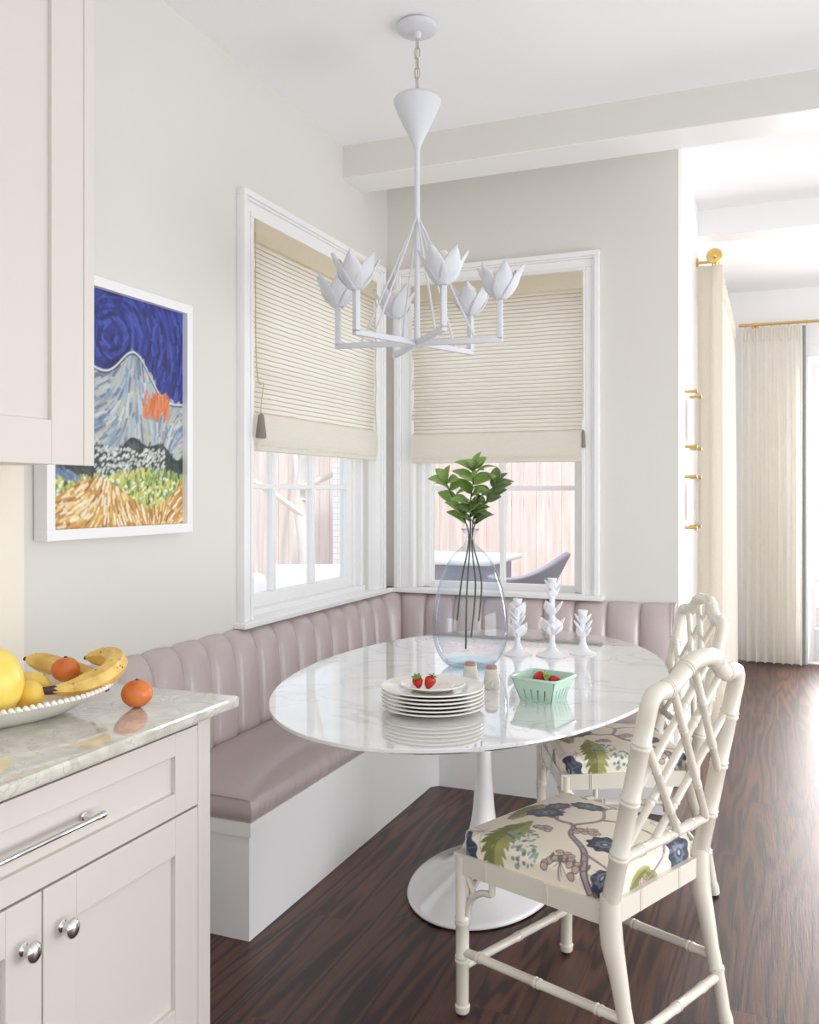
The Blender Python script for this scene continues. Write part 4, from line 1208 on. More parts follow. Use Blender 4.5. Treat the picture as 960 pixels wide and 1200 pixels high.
# ================================================================== FRAMED PAINTING (plain invented landscape)
fr = thing('framed_painting', 'white framed blue and ochre landscape painting hung on wall beside left window', 'painting', (0, -2.075, 1.597))
PW, PH, PD = 0.327, 0.381, 0.05
m = MB()
for (a, b, c_, d) in ((-PW, PW, -PH, -PH + 0.03), (-PW, PW, PH - 0.03, PH), (-PW, -PW + 0.03, -PH + 0.03, PH - 0.03), (PW - 0.03, PW, -PH + 0.03, PH - 0.03)):
    m.box(0.003, PD, a, b, c_, d, 0.001)
m.build('frame', M['trim'], fr, smooth=False)
pa = Paint(300, 360, -PW, PW, -PH, PH, srgb(52, 62, 138))
q = random.Random(5)
def strokes(n, xr, yr, ang, ln, wd, cols, curve=0.0, mask=None, a=0.8):
    for _ in range(n):
        x, y = q.uniform(*xr), q.uniform(*yr)
        if mask and not mask(x, y): continue
        an = ang(x, y) if callable(ang) else ang + q.uniform(-0.3, 0.3)
        L_ = ln * q.uniform(0.6, 1.3)
        i0, i1 = x - L_ - wd * 2, x + L_ + wd * 2
        # local window for speed
        c0 = max(0, int((i0 - pa.x0) / (pa.x1 - pa.x0) * pa.w)); c1 = min(pa.w, int((i1 - pa.x0) / (pa.x1 - pa.x0) * pa.w) + 2)
        r0 = max(0, int((y - L_ - 2 * wd - pa.y0) / (pa.y1 - pa.y0) * pa.h)); r1 = min(pa.h, int((y + L_ + 2 * wd - pa.y0) / (pa.y1 - pa.y0) * pa.h) + 2)
        if c1 <= c0 or r1 <= r0: continue
        X, Y = pa.X[r0:r1, c0:c1], pa.Y[r0:r1, c0:c1]
        vx, vy = math.cos(an) * L_, math.sin(an) * L_
        t = np.clip(((X - x) * vx + (Y - y) * vy) / (vx * vx + vy * vy), -0.5, 0.5)
        d = np.hypot(X - x - t * vx, Y - y - t * vy)
        al = (np.clip((wd - d) / pa.px + 0.5, 0, 1) * a)[..., None]
        pa.im[r0:r1, c0:c1] = pa.im[r0:r1, c0:c1] * (1 - al) + al * np.array(q.choice(cols)[:3])
blues = [srgb(40, 48, 120), srgb(58, 72, 160), srgb(34, 38, 92), srgb(70, 88, 178), srgb(48, 52, 130)]
strokes(1500, (-PW, PW), (-0.02, PH), lambda x, y: math.atan2(y - 0.22, x + 0.05) + PI / 2 + q.uniform(-0.3, 0.3), 0.05, 0.006, blues)
# pale rocky hills
def hill(x): return 0.055 + 0.075 * math.sin((x + 0.36) * 5.2) + 0.02 * math.sin(x * 23) + 0.05 * math.exp(-((x - 0.05) / 0.08) ** 2)
gm = np.vectorize(hill)(pa.X)
pa.blend((gm - pa.Y) / pa.px, srgb(138, 152, 168))
greys = [srgb(178, 190, 196), srgb(140, 158, 176), srgb(206, 210, 204), srgb(104, 120, 150), srgb(190, 186, 168), srgb(156, 176, 196)]
strokes(1300, (-PW, PW), (-0.15, 0.2), lambda x, y: 1.1 + math.sin(x * 14) * 0.7, 0.045, 0.005, greys, mask=lambda x, y: y < hill(x) - 0.006)
P_ = [(x, hill(x)) for x in np.linspace(-PW, PW, 60)]
pa.line(P_, 0.003, srgb(214, 220, 222)); pa.line([(x, y - 0.006) for x, y in P_], 0.002, srgb(44, 48, 70))
strokes(70, (0.1, 0.22), (0.0, 0.05), 1.4, 0.035, 0.006, [srgb(206, 112, 66), srgb(222, 140, 90)])
# dark hedge
def hedge(x): return -0.105 + 0.02 * math.sin(x * 17) + 0.015 * math.sin(x * 41)
gm = np.vectorize(hedge)(pa.X); pa.blend((gm - pa.Y) / pa.px, srgb(52, 58, 62))
strokes(700, (-PW, PW), (-0.22, -0.09), lambda x, y: q.uniform(0, 3), 0.02, 0.004, [srgb(44, 48, 58), srgb(66, 78, 70), srgb(84, 92, 100), srgb(58, 70, 52)], mask=lambda x, y: y < hedge(x))
strokes(240, (-0.12, 0.2), (-0.2, -0.11), 0.5, 0.006, 0.004, [srgb(222, 226, 222), srgb(190, 200, 196)])
# meadow
strokes(1500, (-PW, PW), (-PH, -0.18), lambda x, y: q.uniform(0.6, 2.2), 0.02, 0.005, [srgb(128, 160, 92), srgb(196, 204, 108), srgb(92, 132, 82), srgb(226, 214, 110), srgb(170, 186, 120)], mask=lambda x, y: y < -0.19 + 0.015 * math.sin(x * 12))
strokes(120, (-0.3, 0.25), (-0.33, -0.2), 0.3, 0.005, 0.004, [srgb(240, 240, 220)])
# ochre field in the foreground
def field(x): return -0.255 + 0.05 * math.cos((x + 0.12) * 11) + 0.06 * max(0, (x - 0.12) / 0.2)
gm = np.vectorize(field)(pa.X); pa.blend((gm - pa.Y) / pa.px, srgb(196, 150, 84))
strokes(900, (-PW, PW), (-PH, -0.15), lambda x, y: 1.2 + 0.9 * math.sin(x * 11 + 1) + q.uniform(-0.15, 0.15), 0.026, 0.0038, [srgb(232, 196, 124), srgb(244, 226, 180), srgb(160, 106, 54), srgb(206, 160, 84), srgb(248, 238, 214)], mask=lambda x, y: y < field(x) - 0.004)
strokes(10, (-0.30, -0.2), (-0.21, -0.18), -0.5, 0.04, 0.005, [srgb(96, 120, 168), srgb(120, 142, 184)])
nx, ny = 200, 236
w_, h_ = PW - 0.028, PH - 0.028
pv = [(0.03, -w_ + 2 * w_ * i / (nx - 1), -h_ + 2 * h_ * j / (ny - 1)) for j in range(ny) for i in range(nx)]
m = MB().add(pv, [(j * nx + i, j * nx + i + 1, (j + 1) * nx + i + 1, (j + 1) * nx + i) for j in range(ny - 1) for i in range(nx - 1)])
cv = m.build('canvas', M['canvas'], fr, weld=0)
pv = np.array(pv); set_paint(cv, pa.sample(pv[:, 1], pv[:, 2]))
MB().box(0.004, 0.028, -w_, w_, -h_, h_).build('backing', M['paper'], fr, smooth=False)

# ================================================================== FRUIT AND PLATTER
ZC = 0.857
pc = (0.30, -2.80)
plat = thing('serving_platter', 'white oval ceramic platter with beaded rim holding fruit on the counter', 'platter', (pc[0], pc[1], ZC), R(72))
PA, PB = 0.265, 0.165
prof_ = [(0.0, 0.004), (0.40, 0.004), (0.52, 0.008), (0.70, 0.022), (0.86, 0.038), (0.97, 0.047), (1.0, 0.049), (1.0, 0.044), (0.88, 0.030), (0.74, 0.012), (0.62, 0.001), (0.60, 0.0), (0.0, 0.0)]
vs_, fs = [], []
N = 96
for (r, z) in prof_[1:-1]:
    for k in range(N):
        a = 2 * PI * k / N
        vs_.append((PA * r * math.cos(a), PB * r * math.sin(a) * (1 + 0.05 * abs(math.sin(2 * a)) * r), z + 0.012 * r * r * math.cos(a) ** 4))
J = len(prof_) - 2
for j in range(J - 1):
    for k in range(N): fs.append((j * N + k, j * N + (k + 1) % N, (j + 1) * N + (k + 1) % N, (j + 1) * N + k))
fs.append(tuple(range(N))); fs.append(tuple((J - 1) * N + k for k in range(N))[::-1])
MB().add(vs_, fs).build('dish', M['ceramic'], plat)
m = MB()
for k in range(110):
    a = 2 * PI * k / 110
    m.sphere((PA * math.cos(a), PB * math.sin(a) * (1 + 0.05 * abs(math.sin(2 * a))), 0.049 + 0.012 * math.cos(a) ** 4), 0.0062, 8, 6)
m.build('beaded_rim', M['ceramic'], plat, weld=0)
def orange(label, loc, r):
    t = thing('orange', label, 'fruit', loc)
    m = MB().sphere((0, 0, r * 0.93), r, 28, 18, (1.04, 1.04, 0.93), fn=lambda d: d * (1 + 0.012 * math.sin(5 * math.atan2(d.y, d.x)) - (0.05 * max(0, d.z) ** 24)))
    m.build('skin', M['orange'], t)
    MB().lathe([(0.0045, 0), (0.0035, 0.003), (0, 0.004)], 6, (0, 0, r * 1.80)).build('stem_button', M['stem'], t)
    return t
orange('small orange sitting alone on the stone countertop', (0.517, -2.608, ZC), 0.034)
orange('orange resting on the bananas in the white platter', (0.345, -2.648, ZC + 0.052), 0.031)
def lemon(label, loc, rot):
    t = thing('lemon', label, 'fruit', loc); t.rotation_euler = rot
    m = MB().sphere((0, 0, 0), 0.033, 26, 18, (1, 1, 1.0), fn=lambda d: Vector((d.x, d.y, d.z * 1.22 + 0.12 * math.copysign(abs(d.z) ** 10, d.z))))
    m.build('skin', M['lemon'], t)
    return t
lemon('yellow lemon in the platter, nearest the beaded rim under the banana stem', (0.37, -2.785, ZC + 0.05), (R(80), R(20), R(60)))
lemon('yellow lemon in the platter, tucked behind the front lemon', (0.32, -2.73, ZC + 0.055), (R(84), R(-30), R(120)))
t = thing('melon', 'large yellow melon at the left end of the white fruit platter', 'fruit', (0.352, -2.873, ZC + 0.094)); t.rotation_euler = (R(12), R(8), 0)
MB().sphere((0, 0, 0), 0.067, 32, 22, (1, 1, 1.16), fn=lambda d: d * (1 + 0.015 * math.sin(3 * math.atan2(d.y, d.x)))).build('skin', M['mango'], t)
MB().lathe([(0.006, 0.0), (0.005, 0.006), (0, 0.008)], 8, (0, 0, 0.0765)).build('stem_end', M['stem'], t)
def banana(label, pts, rmax, tip_end=True):
    t = thing('banana', label, 'fruit', pts[0])
    P_ = smoothpath([Vector(p) - Vector(pts[0]) for p in pts], 7)
    n = len(P_)
    rad = []
    for i in range(n):
        u = i / (n - 1)
        k = min(1.0, (u / 0.28) ** 0.8 if u < 0.28 else 1) * min(1.0, ((1 - u) / 0.16) ** 0.55)
        rad.append(max(0.006 if u < 0.5 else 0.004, rmax * k))
    MB().tube(P_, rad, 7).build('peel', M['banana'], t)
    d = (P_[0] - P_[1]).normalized()
    MB().tube([P_[0] - d * 0.034, P_[0] - d * 0.014, P_[0] + d * 0.008, P_[0] + d * 0.016], [0.0112, 0.0092, 0.0080, 0.0096], 8).build('stem', M['banana_tip'], t)
    d = (P_[-1] - P_[-2]).normalized()
    MB().lathe([(0.005, -0.004), (0.006, 0.0), (0.003, 0.004), (0, 0.005)], 8, tuple(P_[-1])).build('tip', M['banana_tip'], t)
    return t
banana('banana in the platter with a dark stem, curling over the right rim', [(0.395, -2.775, ZC + 0.060), (0.43, -2.715, ZC + 0.058), (0.455, -2.66, ZC + 0.070), (0.450, -2.60, ZC + 0.090), (0.40, -2.562, ZC + 0.098), (0.335, -2.57, ZC + 0.094)], 0.026)
banana('banana in the platter lying behind the orange', [(0.45, -2.64, ZC + 0.048), (0.40, -2.61, ZC + 0.05), (0.34, -2.595, ZC + 0.062), (0.27, -2.61, ZC + 0.080), (0.21, -2.635, ZC + 0.094)], 0.024)

# ================================================================== TABLEWARE
ZT = 0.735
PLX, PLY = 0.975, -1.905
def plate(label, z, r, name='dinner_plate', group='stacked white plates'):
    t = MB()
    pr_ = [(0.0, 0.003), (0.55 * r, 0.003), (0.60 * r, 0.0045), (0.66 * r, 0.010), (0.72 * r, 0.0125), (0.95 * r, 0.0175), (0.985 * r, 0.0195), (r, 0.0185), (r, 0.0155), (0.97 * r, 0.014), (0.74 * r, 0.008), (0.62 * r, 0.0), (0.58 * r, 0.0), (0.57 * r, 0.0015), (0.0, 0.0015)]
    o = t.lathe(pr_, 72).build(name, M['ceramic'], None, loc=(PLX, PLY, z))
    return tag(o, label, 'plate', group)
NPL = 6
ords = ['bottom plate of the white stack on the table', 'second plate from the bottom of the white table stack', 'third plate from the bottom of the white table stack', 'fourth plate from the bottom of the white table stack', 'fifth plate from the bottom of the white table stack', 'top dinner plate of the white stack, right under the small plate']
p0 = plate(ords[0], ZT, 0.146)
for k in range(1, NPL):
    c = p0.copy(); COL.objects.link(c); c.location = (PLX, PLY, ZT + 0.0104 * k); c['label'] = ords[k]
sp = plate('small white plate with strawberries on top of the plate stack', ZT + 0.0104 * (NPL - 1) + 0.006, 0.092, 'side_plate')
def strawberry(label, loc, rot, r=0.016, group=None):
    t = thing('strawberry', label, 'fruit', loc, group=group); t.rotation_euler = rot
    m = MB().lathe([(0.0, -1.25 * r), (0.35 * r, -1.12 * r), (0.66 * r, -0.72 * r), (0.92 * r, -0.1 * r), (1.0 * r, 0.35 * r), (0.86 * r, 0.75 * r), (0.45 * r, 0.98 * r), (0.0, 1.0 * r)], 20)
    m.build('flesh', M['strawberry'], t)
    m = MB()
    for k in range(7):
        a = 2 * PI * k / 7
        m.grid(lambda u, v, a=a: ((0.15 + 0.95 * v) * r * math.cos(a) - (u - 0.5) * 0.6 * r * math.sin(PI * (0.15 + 0.85 * v)) * math.sin(a), (0.15 + 0.95 * v) * r * math.sin(a) + (u - 0.5) * 0.6 * r * math.sin(PI * (0.15 + 0.85 * v)) * math.cos(a), r * (1.04 + 0.35 * v * v)), 4, 5)
    m.tube([(0, 0, r), (0.1 * r, 0, 1.7 * r)], [0.0022, 0.0016], 6)
    m.build('leafy_cap', M['sepal'], t, weld=0)
    return t
zsp = ZT + 0.0104 * (NPL - 1) + 0.006 + 0.004
strawberry('red strawberry on the small plate, the left one of the pair', (PLX - 0.040, PLY - 0.012, zsp + 0.0155), (R(24), R(-14), 0.4), 0.0155)
strawberry('red strawberry on the small plate, the right one of the pair', (PLX - 0.008, PLY - 0.002, zsp + 0.0165), (R(18), R(20), 1.4), 0.0165)
def shaker_pot(label, loc):
    t = thing('shaker', label, 'shaker', loc)
    MB().lathe([(0.0, 0.0), (0.024, 0.0), (0.026, 0.004), (0.0265, 0.012), (0.020, 0.060), (0.0195, 0.063)], 24).build('body', M['speckle'], t)
    MB().lathe([(0.0196, 0.0628), (0.0185, 0.070), (0.013, 0.0745), (0.0, 0.0755)], 24).build('glazed_top', M['shaker_top'], t)
    return t
shaker_pot('speckled stoneware shaker with pink top, half hidden behind the plate stack', (0.97, -1.55, ZT))
shaker_pot('speckled stoneware shaker with pink top, standing clear beside the mint basket', (1.048, -1.577, ZT))
# berry basket
bk = thing('berry_basket', 'mint green ceramic berry basket with slotted sides on the marble table', 'basket', (1.232, -1.655, ZT), R(-12))
def basket_wall():
    m = MB()
    b, tp, h = 0.050, 0.070, 0.068
    th = 0.004
    for side in range(4):
        a = side * PI / 2; c_, s_ = math.cos(a), math.sin(a)
        # piers and bands leave open slots
        slots = [-0.024, -0.008, 0.008, 0.024]
        us = [-1.0] ; 
        edges = []
        w = 0.0032
        def P_(l, v, o):
            half = b + (tp - b) * v
            x = half - o; y = l / b * half if False else l * half
            return (c_ * x - s_ * y, s_ * x + c_ * y, h * v)
        def panel(l0, l1, v0, v1):
            p = [P_(l0, v0, 0), P_(l1, v0, 0), P_(l1, v1, 0), P_(l0, v1, 0), P_(l0, v0, th), P_(l1, v0, th), P_(l1, v1, th), P_(l0, v1, th)]
            m.add(p, [(0, 1, 2, 3), (7, 6, 5, 4), (0, 4, 5, 1), (1, 5, 6, 2), (2, 6, 7, 3), (3, 7, 4, 0)])
        panel(-1, 1, 0, 0.10); panel(-1, 1, 0.55, 1.0)
        cuts = [-1, -0.60, -0.52, -0.22, -0.14, 0.14, 0.22, 0.52, 0.60, 1]
        for k in range(0, len(cuts) - 1, 2): panel(cuts[k], cuts[k + 1], 0.10, 0.55)
    m.box(-b, b, -b, b, 0.0, 0.005)
    return m
basket_wall().build('slotted_walls', M['mint'], bk, smooth=False)
m = MB()
P_ = []
for k in range(4):
    a = k * PI / 2 + PI / 4
    for da in (-0.12, 0, 0.12): P_.append((0.0975 * math.cos(a + da) * (1 if da == 0 else 0.985), 0.0975 * math.sin(a + da) * (1 if da == 0 else 0.985), 0.0685))
m.tube(P_, 0.0042, 8, closed=True); m.build('rim', M['mint'], bk)
strawberry('red strawberry in the mint basket, the larger one with leaves at left', (1.224, -1.668, ZT + 0.066), (R(70), R(20), R(70)), 0.0185)
strawberry('red strawberry in the mint basket, at the right end of the basket', (1.262, -1.644, ZT + 0.056), (R(95), 0, R(-80)), 0.0155)
strawberry('red strawberry in the mint basket, lying under the larger berry', (1.215, -1.637, ZT + 0.026), (R(80), R(10), R(10)), 0.0165)
strawberry('red strawberry in the mint basket, low between the other berries', (1.247, -1.674, ZT + 0.024), (R(95), R(40), R(190)), 0.0165)

# candle holders
def candle_holder(label, loc, tiers, rz, stem0, top, base=0.052):
    t = thing('candle_holder', label, 'candle holder', loc, rz)
    MB().lathe([(0.0, 0.0), (base, 0.0), (base + 0.001, 0.003), (base * 0.8, 0.008), (base * 0.45, 0.018), (0.015, 0.032), (0.0105, 0.05), (0.010, top - 0.045), (0.012, top - 0.03), (0.019, top), (0.015, top), (0.010, top - 0.012), (0.0, top - 0.013)], 28).build('stem', M['holder'], t)
    m = MB()
    for (z, ln, wd, n, a0) in tiers:
        for k in range(n):
            a = a0 + k * 2 * PI / n
            def f(d, a=a, z=z, ln=ln, wd=wd):
                # a thick almond leaf leaning up and out
                v = (d.z + 1) / 2
                w_ = (math.sin(PI * (0.12 + 0.86 * v)) ** 0.7)
                out = 0.003 + ln * 0.62 * v ** 1.1
                x = out + d.x * 0.0065
                y = d.y * wd * 1.35 * w_
                zz = z + ln * 0.95 * v ** 1.05
                return Vector((x * math.cos(a) - y * math.sin(a), x * math.sin(a) + y * math.cos(a), zz))
            m.sphere((0, 0, 0), 1.0, 12, 10, fn=f)
    m.build('leaves', M['holder'], t, weld=0)
    return t
cr = R(22)
candle_holder('white leafy candle holder on the table, nearest the glass vase', (0.967, -0.975, ZT), [(0.062, 0.062, 0.022, 4, cr + 0.4), (0.110, 0.042, 0.014, 2, cr), (0.128, 0.046, 0.014, 2, cr + PI + 0.2), (0.150, 0.052, 0.018, 4, cr + 0.5)], 0, 0.1, 0.212)
candle_holder('tallest white leafy candle holder, the middle of three on the table', (1.093, -0.945, ZT), [(0.075, 0.072, 0.026, 5, cr), (0.150, 0.058, 0.018, 3, cr), (0.218, 0.040, 0.015, 4, cr), (0.248, 0.042, 0.015, 4, cr)], 0, 0.1, 0.292, 0.06)
candle_holder('shortest white leafy candle holder, standing rightmost on the table', (1.192, -0.86, ZT), [(0.058, 0.046, 0.014, 3, cr), (0.080, 0.052, 0.014, 2, cr), (0.110, 0.046, 0.013, 4, cr)], 0, 0.1, 0.166)

# vase and leafy stems
VX, VY = 0.872, -1.258
va = thing('glass_vase', 'large clear egg-shaped glass vase with green stems on the table', 'vase', (VX, VY, ZT))
vp = [(0.0, 0.012), (0.060, 0.004), (0.078, 0.006), (0.098, 0.022), (0.118, 0.055), (0.131, 0.10), (0.134, 0.14), (0.131, 0.19), (0.121, 0.25), (0.104, 0.31), (0.083, 0.36), (0.060, 0.395), (0.038, 0.415), (0.024, 0.428), (0.0185, 0.442), (0.018, 0.455), (0.022, 0.470), (0.029, 0.481), (0.030, 0.484)]
fine = []
for i in range(len(vp) - 1):
    for k in range(4):
        t_ = k / 4; p0 = vp[max(i - 1, 0)]; p1 = vp[i]; p2 = vp[i + 1]; p3 = vp[min(i + 2, len(vp) - 1)]
        fine.append(tuple(0.5 * ((2 * p1[d]) + (p2[d] - p0[d]) * t_ + (2 * p0[d] - 5 * p1[d] + 4 * p2[d] - p3[d]) * t_ ** 2 + (3 * p1[d] - p0[d] - 3 * p2[d] + p3[d]) * t_ ** 3) for d in (0, 1)))
fine.append(vp[-1]); fine = [(max(0, r), z) for r, z in fine]
MB().lathe(fine, 72).build('body', M['vase'], va)
m = MB()
m.tube([(0.030 * math.cos(2 * PI * k / 40), 0.030 * math.sin(2 * PI * k / 40), 0.484) for k in range(40)], 0.0028, 8, closed=True)
m.build('lip', M['vase'], va)
m = MB().lathe([(0.0, 0.003), (0.058, 0.002), (0.076, 0.006), (0.09, 0.018), (0.084, 0.022), (0.06, 0.014), (0.0, 0.012)], 60)
m.build('thick_base', M['vase_base'], va)
RV = Vector((0.926, 0.378, 0)); DV = Vector((-0.378, 0.926, 0))
def leaf_mesh(mb, base, d, up, ln, wd):
    d = d.normalized(); side = d.cross(up).normalized(); nn = side.cross(d).normalized()
    def f(u, v):
        s = (u - 0.5) * 2
        w_ = wd * math.sin(PI * min(1, v ** 0.85)) ** 0.8
        p = base + d * (ln * v) + side * (s * w_) + nn * (0.10 * ln * math.sin(PI * v) + 0.25 * w_ * abs(s)) - Vector((0, 0, 0.12 * ln * v * v))
        return tuple(p)
    mb.grid(f, 7, 11)
def leafy_branch(label, pts, leaves, mat, seed):
    """pts in (right, depth, z) relative to the vase base"""
    t = thing('leafy_branch', label, 'branch', (VX, VY, ZT), 0, 'leafy branches in the glass vase')
    W = [RV * p[0] + DV * p[1] + Vector((0, 0, p[2])) for p in pts]
    P_ = smoothpath(W, 8)
    MB().tube(P_, list(np.linspace(0.0034, 0.0016, len(P_))), 8).build('stem', M['stem'], t)
    rr = random.Random(seed)
    tops = [i for i in range(len(P_)) if P_[i].z > 0.50]
    m = MB()
    for k, (fz, sd, dep, ln) in enumerate(leaves):
        i = tops[min(len(tops) - 1, int(fz * (len(tops) - 1)))]
        d = RV * sd + DV * dep + Vector((0, 0, 0.55 + rr.uniform(-0.2, 0.3)))
        up = Vector((0, 0, 1)) - DV * rr.uniform(0.2, 1.0) + RV * rr.uniform(-0.5, 0.5)
        leaf_mesh(m, P_[i], d, up, ln * 1.3, ln * 0.36)
    for k in range(int(len(leaves) * 0.3)):
        i = tops[int(rr.uniform(0.02, 0.98) * (len(tops) - 1))]
        an = rr.uniform(0, 2 * PI)
        d = RV * math.cos(an) + DV * (0.6 * math.sin(an) - 0.4) + Vector((0, 0, rr.uniform(0.1, 0.9)))
        leaf_mesh(m, P_[i], d, Vector((0, 0, 1)) - DV * rr.uniform(0.3, 1.2), rr.uniform(0.055, 0.08), rr.uniform(0.019, 0.026))
    lo = m.build('leaves', mat, t, weld=0)
    sd_ = lo.modifiers.new('thick', 'SOLIDIFY'); sd_.thickness = 0.0007
    return t
leafy_branch('tallest green leafy branch, rising upright from the vase neck', [(-0.015, 0.01, 0.06), (-0.012, 0.005, 0.25), (0.0, 0.0, 0.44), (0.0, -0.01, 0.57), (0.010, -0.015, 0.66), (0.018, -0.01, 0.70)],
    [(0.02, -0.8, -0.3, 0.065), (0.08, 0.9, -0.5, 0.07), (0.2, -0.9, -0.5, 0.07), (0.3, 0.7, -0.8, 0.07), (0.4, -0.6, -0.7, 0.075), (0.5, 0.9, 0.1, 0.075), (0.58, -0.9, 0.2, 0.07), (0.66, 0.35, -0.8, 0.065), (0.74, 0.95, -0.2, 0.07), (0.8, -0.9, -0.1, 0.065), (0.9, -0.5, -0.3, 0.045), (0.97, 0.6, -0.1, 0.05), (1.0, 0.25, 0.1, 0.055)], M['leaf'], 3)
leafy_branch('green leafy branch leaning to the left out of the vase', [(-0.045, 0.015, 0.16), (-0.03, 0.01, 0.30), (-0.004, 0.004, 0.45), (-0.025, 0.0, 0.53), (-0.062, 0.0, 0.60), (-0.085, 0.0, 0.65)],
    [(0.02, -0.9, -0.2, 0.07), (0.2, -0.9, -0.4, 0.075), (0.25, 0.6, -0.5, 0.06), (0.45, -0.9, 0.2, 0.065), (0.55, 0.9, -0.4, 0.065), (0.7, -0.9, -0.1, 0.055), (0.78, 0.7, -0.2, 0.06), (0.9, -1.0, -0.2, 0.06), (0.97, 0.1, 0.1, 0.06), (1.0, -0.5, 0.2, 0.055)], M['leaf'], 5)
leafy_branch('darker leafy branch leaning to the right out of the vase', [(0.005, 0.02, 0.10), (0.02, 0.012, 0.28), (0.006, 0.004, 0.44), (0.028, 0.0, 0.53), (0.068, 0.005, 0.60), (0.095, 0.005, 0.645)],
    [(0.05, 0.9, 0.1, 0.065), (0.15, 0.5, -0.7, 0.065), (0.3, 0.9, -0.5, 0.06), (0.4, -0.6, -0.5, 0.065), (0.5, 1.0, 0.1, 0.07), (0.6, -0.5, 0.3, 0.06), (0.7, 1.0, -0.3, 0.065), (0.8, -0.3, -0.4, 0.06), (0.88, 1.0, 0.1, 0.06), (0.95, 0.6, 0.0, 0.05), (1.0, 0.0, 0.1, 0.055)], M['leaf_dark'], 9)
leafy_branch('short green leafy branch low at the neck of the vase', [(0.03, 0.0, 0.16), (0.04, 0.0, 0.30), (0.009, -0.003, 0.44), (0.01, -0.015, 0.52), (0.025, -0.03, 0.58)],
    [(0.05, -0.5, -0.8, 0.055), (0.2, 0.9, -0.5, 0.06), (0.4, -0.9, -0.3, 0.06), (0.55, 0.5, -0.8, 0.06), (0.75, -0.6, -0.6, 0.06), (0.9, 0.8, -0.3, 0.06), (1.0, 0.1, -0.4, 0.055)], M['leaf_dark'], 12)

# ================================================================== ROOM BEYOND: drapery, rods, floating frames
def curtain(name, label, loc, rz, wd, ht, folds, amp, trim_mat=None, flat_end=0.0):
    t = thing(name, label, 'curtain', loc, rz)
    def f(u, v):
        z = ht * v
        k = 0.55 + 0.45 * (1 - v) ** 0.7
        ph = u * folds * 2 * PI
        y = amp * k * (math.sin(ph) + 0.3 * math.sin(2 * ph + 1.0)) * (1 - 0.5 * max(0, v - 0.93) / 0.07)
        x = wd * u + 0.012 * math.sin(ph * 2) * (1 - v)
        return (x, y, z)
    MB().grid(f, int(folds * 16) + 1, 40).build('panel', M['curtain'], t)
    for k in range(int(folds)):
        u = (k + 0.5) / folds
        MB().box(wd * u - 0.006, wd * u + 0.006, -amp * 0.9, amp * 0.9, ht - 0.10, ht + 0.002, 0.003).build('pinch_pleat', M['curtain'], t, smooth=False)
    if trim_mat:
        m = MB(); m.grid(lambda u, v: (wd - 0.008 + 0.028 * u, f(1.0, v)[1] - 0.006 - 0.004 * math.sin(u * PI), ht * v), 5, 40)
        m.build('edge_band', trim_mat, t)
    return t
ZRD = 2.655
cu1 = curtain('curtain', 'cream pleated curtain along the side wall beneath the brass finial', (1.555, 0.965, 0.012), R(90), 2.0, 2.60, 13, 0.045)
cu2 = curtain('curtain', 'cream pleated curtain with grey edge band beside the french door', (1.62, 3.335, 0.012), 0, 0.45, 2.64, 7, 0.032, M['taupe'])
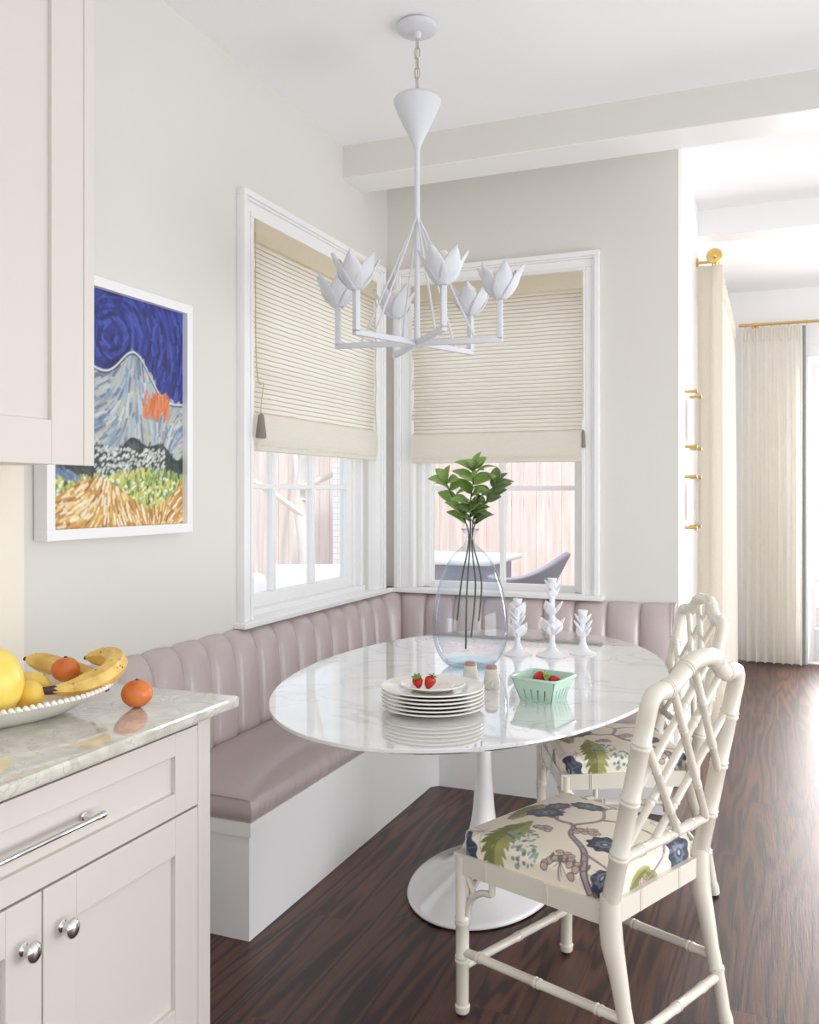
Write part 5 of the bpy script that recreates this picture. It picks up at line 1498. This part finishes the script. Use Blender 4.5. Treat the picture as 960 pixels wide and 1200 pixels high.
# leading return of the side curtain, folded back to the wall
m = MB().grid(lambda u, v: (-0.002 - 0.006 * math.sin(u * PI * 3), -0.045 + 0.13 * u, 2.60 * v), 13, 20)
m.build('return_panel', M['curtain_shaded'], cu1)
def rod(name, label, p0, p1, rings_at, finial):
    t = thing(name, label, 'curtain rod', p0)
    d = Vector(p1) - Vector(p0); L_ = d.length; dn = d.normalized()
    MB().tube([(0, 0, 0), tuple(d)], 0.011, 14).build('pole', M['brass'], t)
    ax = 'Y' if abs(dn.y) > 0.5 else 'X'
    if finial:
        o = MB().lathe([(0.0, -0.028), (0.010, -0.027), (0.016, -0.022), (0.018, -0.018), (0.030, -0.016), (0.041, -0.012), (0.043, -0.004), (0.038, 0.004), (0.018, 0.010), (0.013, 0.02), (0.0, 0.021)], 28, (0, 0, 0), axis=ax)
        o.build('finial', M['brass'], t)
    for s in rings_at:
        c0 = dn * s; P_ = []
        for k in range(18):
            a = 2 * PI * k / 18
            sv = Vector((0, 0, 1)) * math.sin(a) * 0.019 + dn.cross(Vector((0, 0, 1))) * math.cos(a) * 0.019
            P_.append(c0 + sv - Vector((0, 0, 0.006)))
        MB().tube(P_, 0.0028, 6, closed=True).build('ring', M['brass'], t)
    for s in (0.12, L_ - 0.12):
        c0 = dn * s; out = Vector((-1, 0, 0)) if ax == 'Y' else Vector((0, 1, 0))
        ln = (p0[0] - XE) if ax == 'Y' else (YF - p0[1])
        MB().tube([c0, c0 + out * (ln - 0.012), c0 + out * (ln - 0.010), c0 + out * (ln - 0.001)], [0.008, 0.008, 0.026, 0.026], 12).build('bracket', M['brass'], t)
    return t
rod('curtain_rod', 'brass curtain rod with round ridged finial above the side wall curtain', (1.562, 0.90, ZRD - 0.01), (1.562, 3.24, ZRD - 0.01), [0.12 + 0.155 * k for k in range(14)], True)
rod('curtain_rod', 'brass curtain rod with rings across the far wall above french door', (1.60, 3.335, ZRD + 0.025), (3.95, 3.335, ZRD + 0.025), [0.05 + 0.064 * k for k in range(8)], False)
def floating_frame(label, y0, y1, z0, z1):
    t = thing('floating_frame', label, 'picture frame', (XE, (y0 + y1) / 2, z0), 0, 'clear floating frames on the side wall')
    hw = (y1 - y0) / 2; hh = z1 - z0
    MB().box(0.046, 0.052, -hw, hw, 0, hh, 0.001).build('acrylic_sheet', M['acrylic'], t, smooth=False)
    MB().box(0.0435, 0.0455, -hw + 0.05, hw - 0.05, 0.035, hh - 0.035).build('print', M['paper'], t, smooth=False)
    for y in (-hw + 0.015, hw - 0.015):
        for z in (0.012, hh - 0.012):
            MB().tube([(0.001, y, z), (0.052, y, z), (0.0525, y, z), (0.058, y, z)], [0.0075, 0.0075, 0.0095, 0.0095], 14).build('standoff', M['brass'], t)
    return t
floating_frame('clear acrylic floating frame on brass standoffs, the upper of two', 0.32, 0.62, 1.565, 1.86)
floating_frame('clear acrylic floating frame on brass standoffs, the lower of two', 0.30, 0.60, 1.165, 1.44)
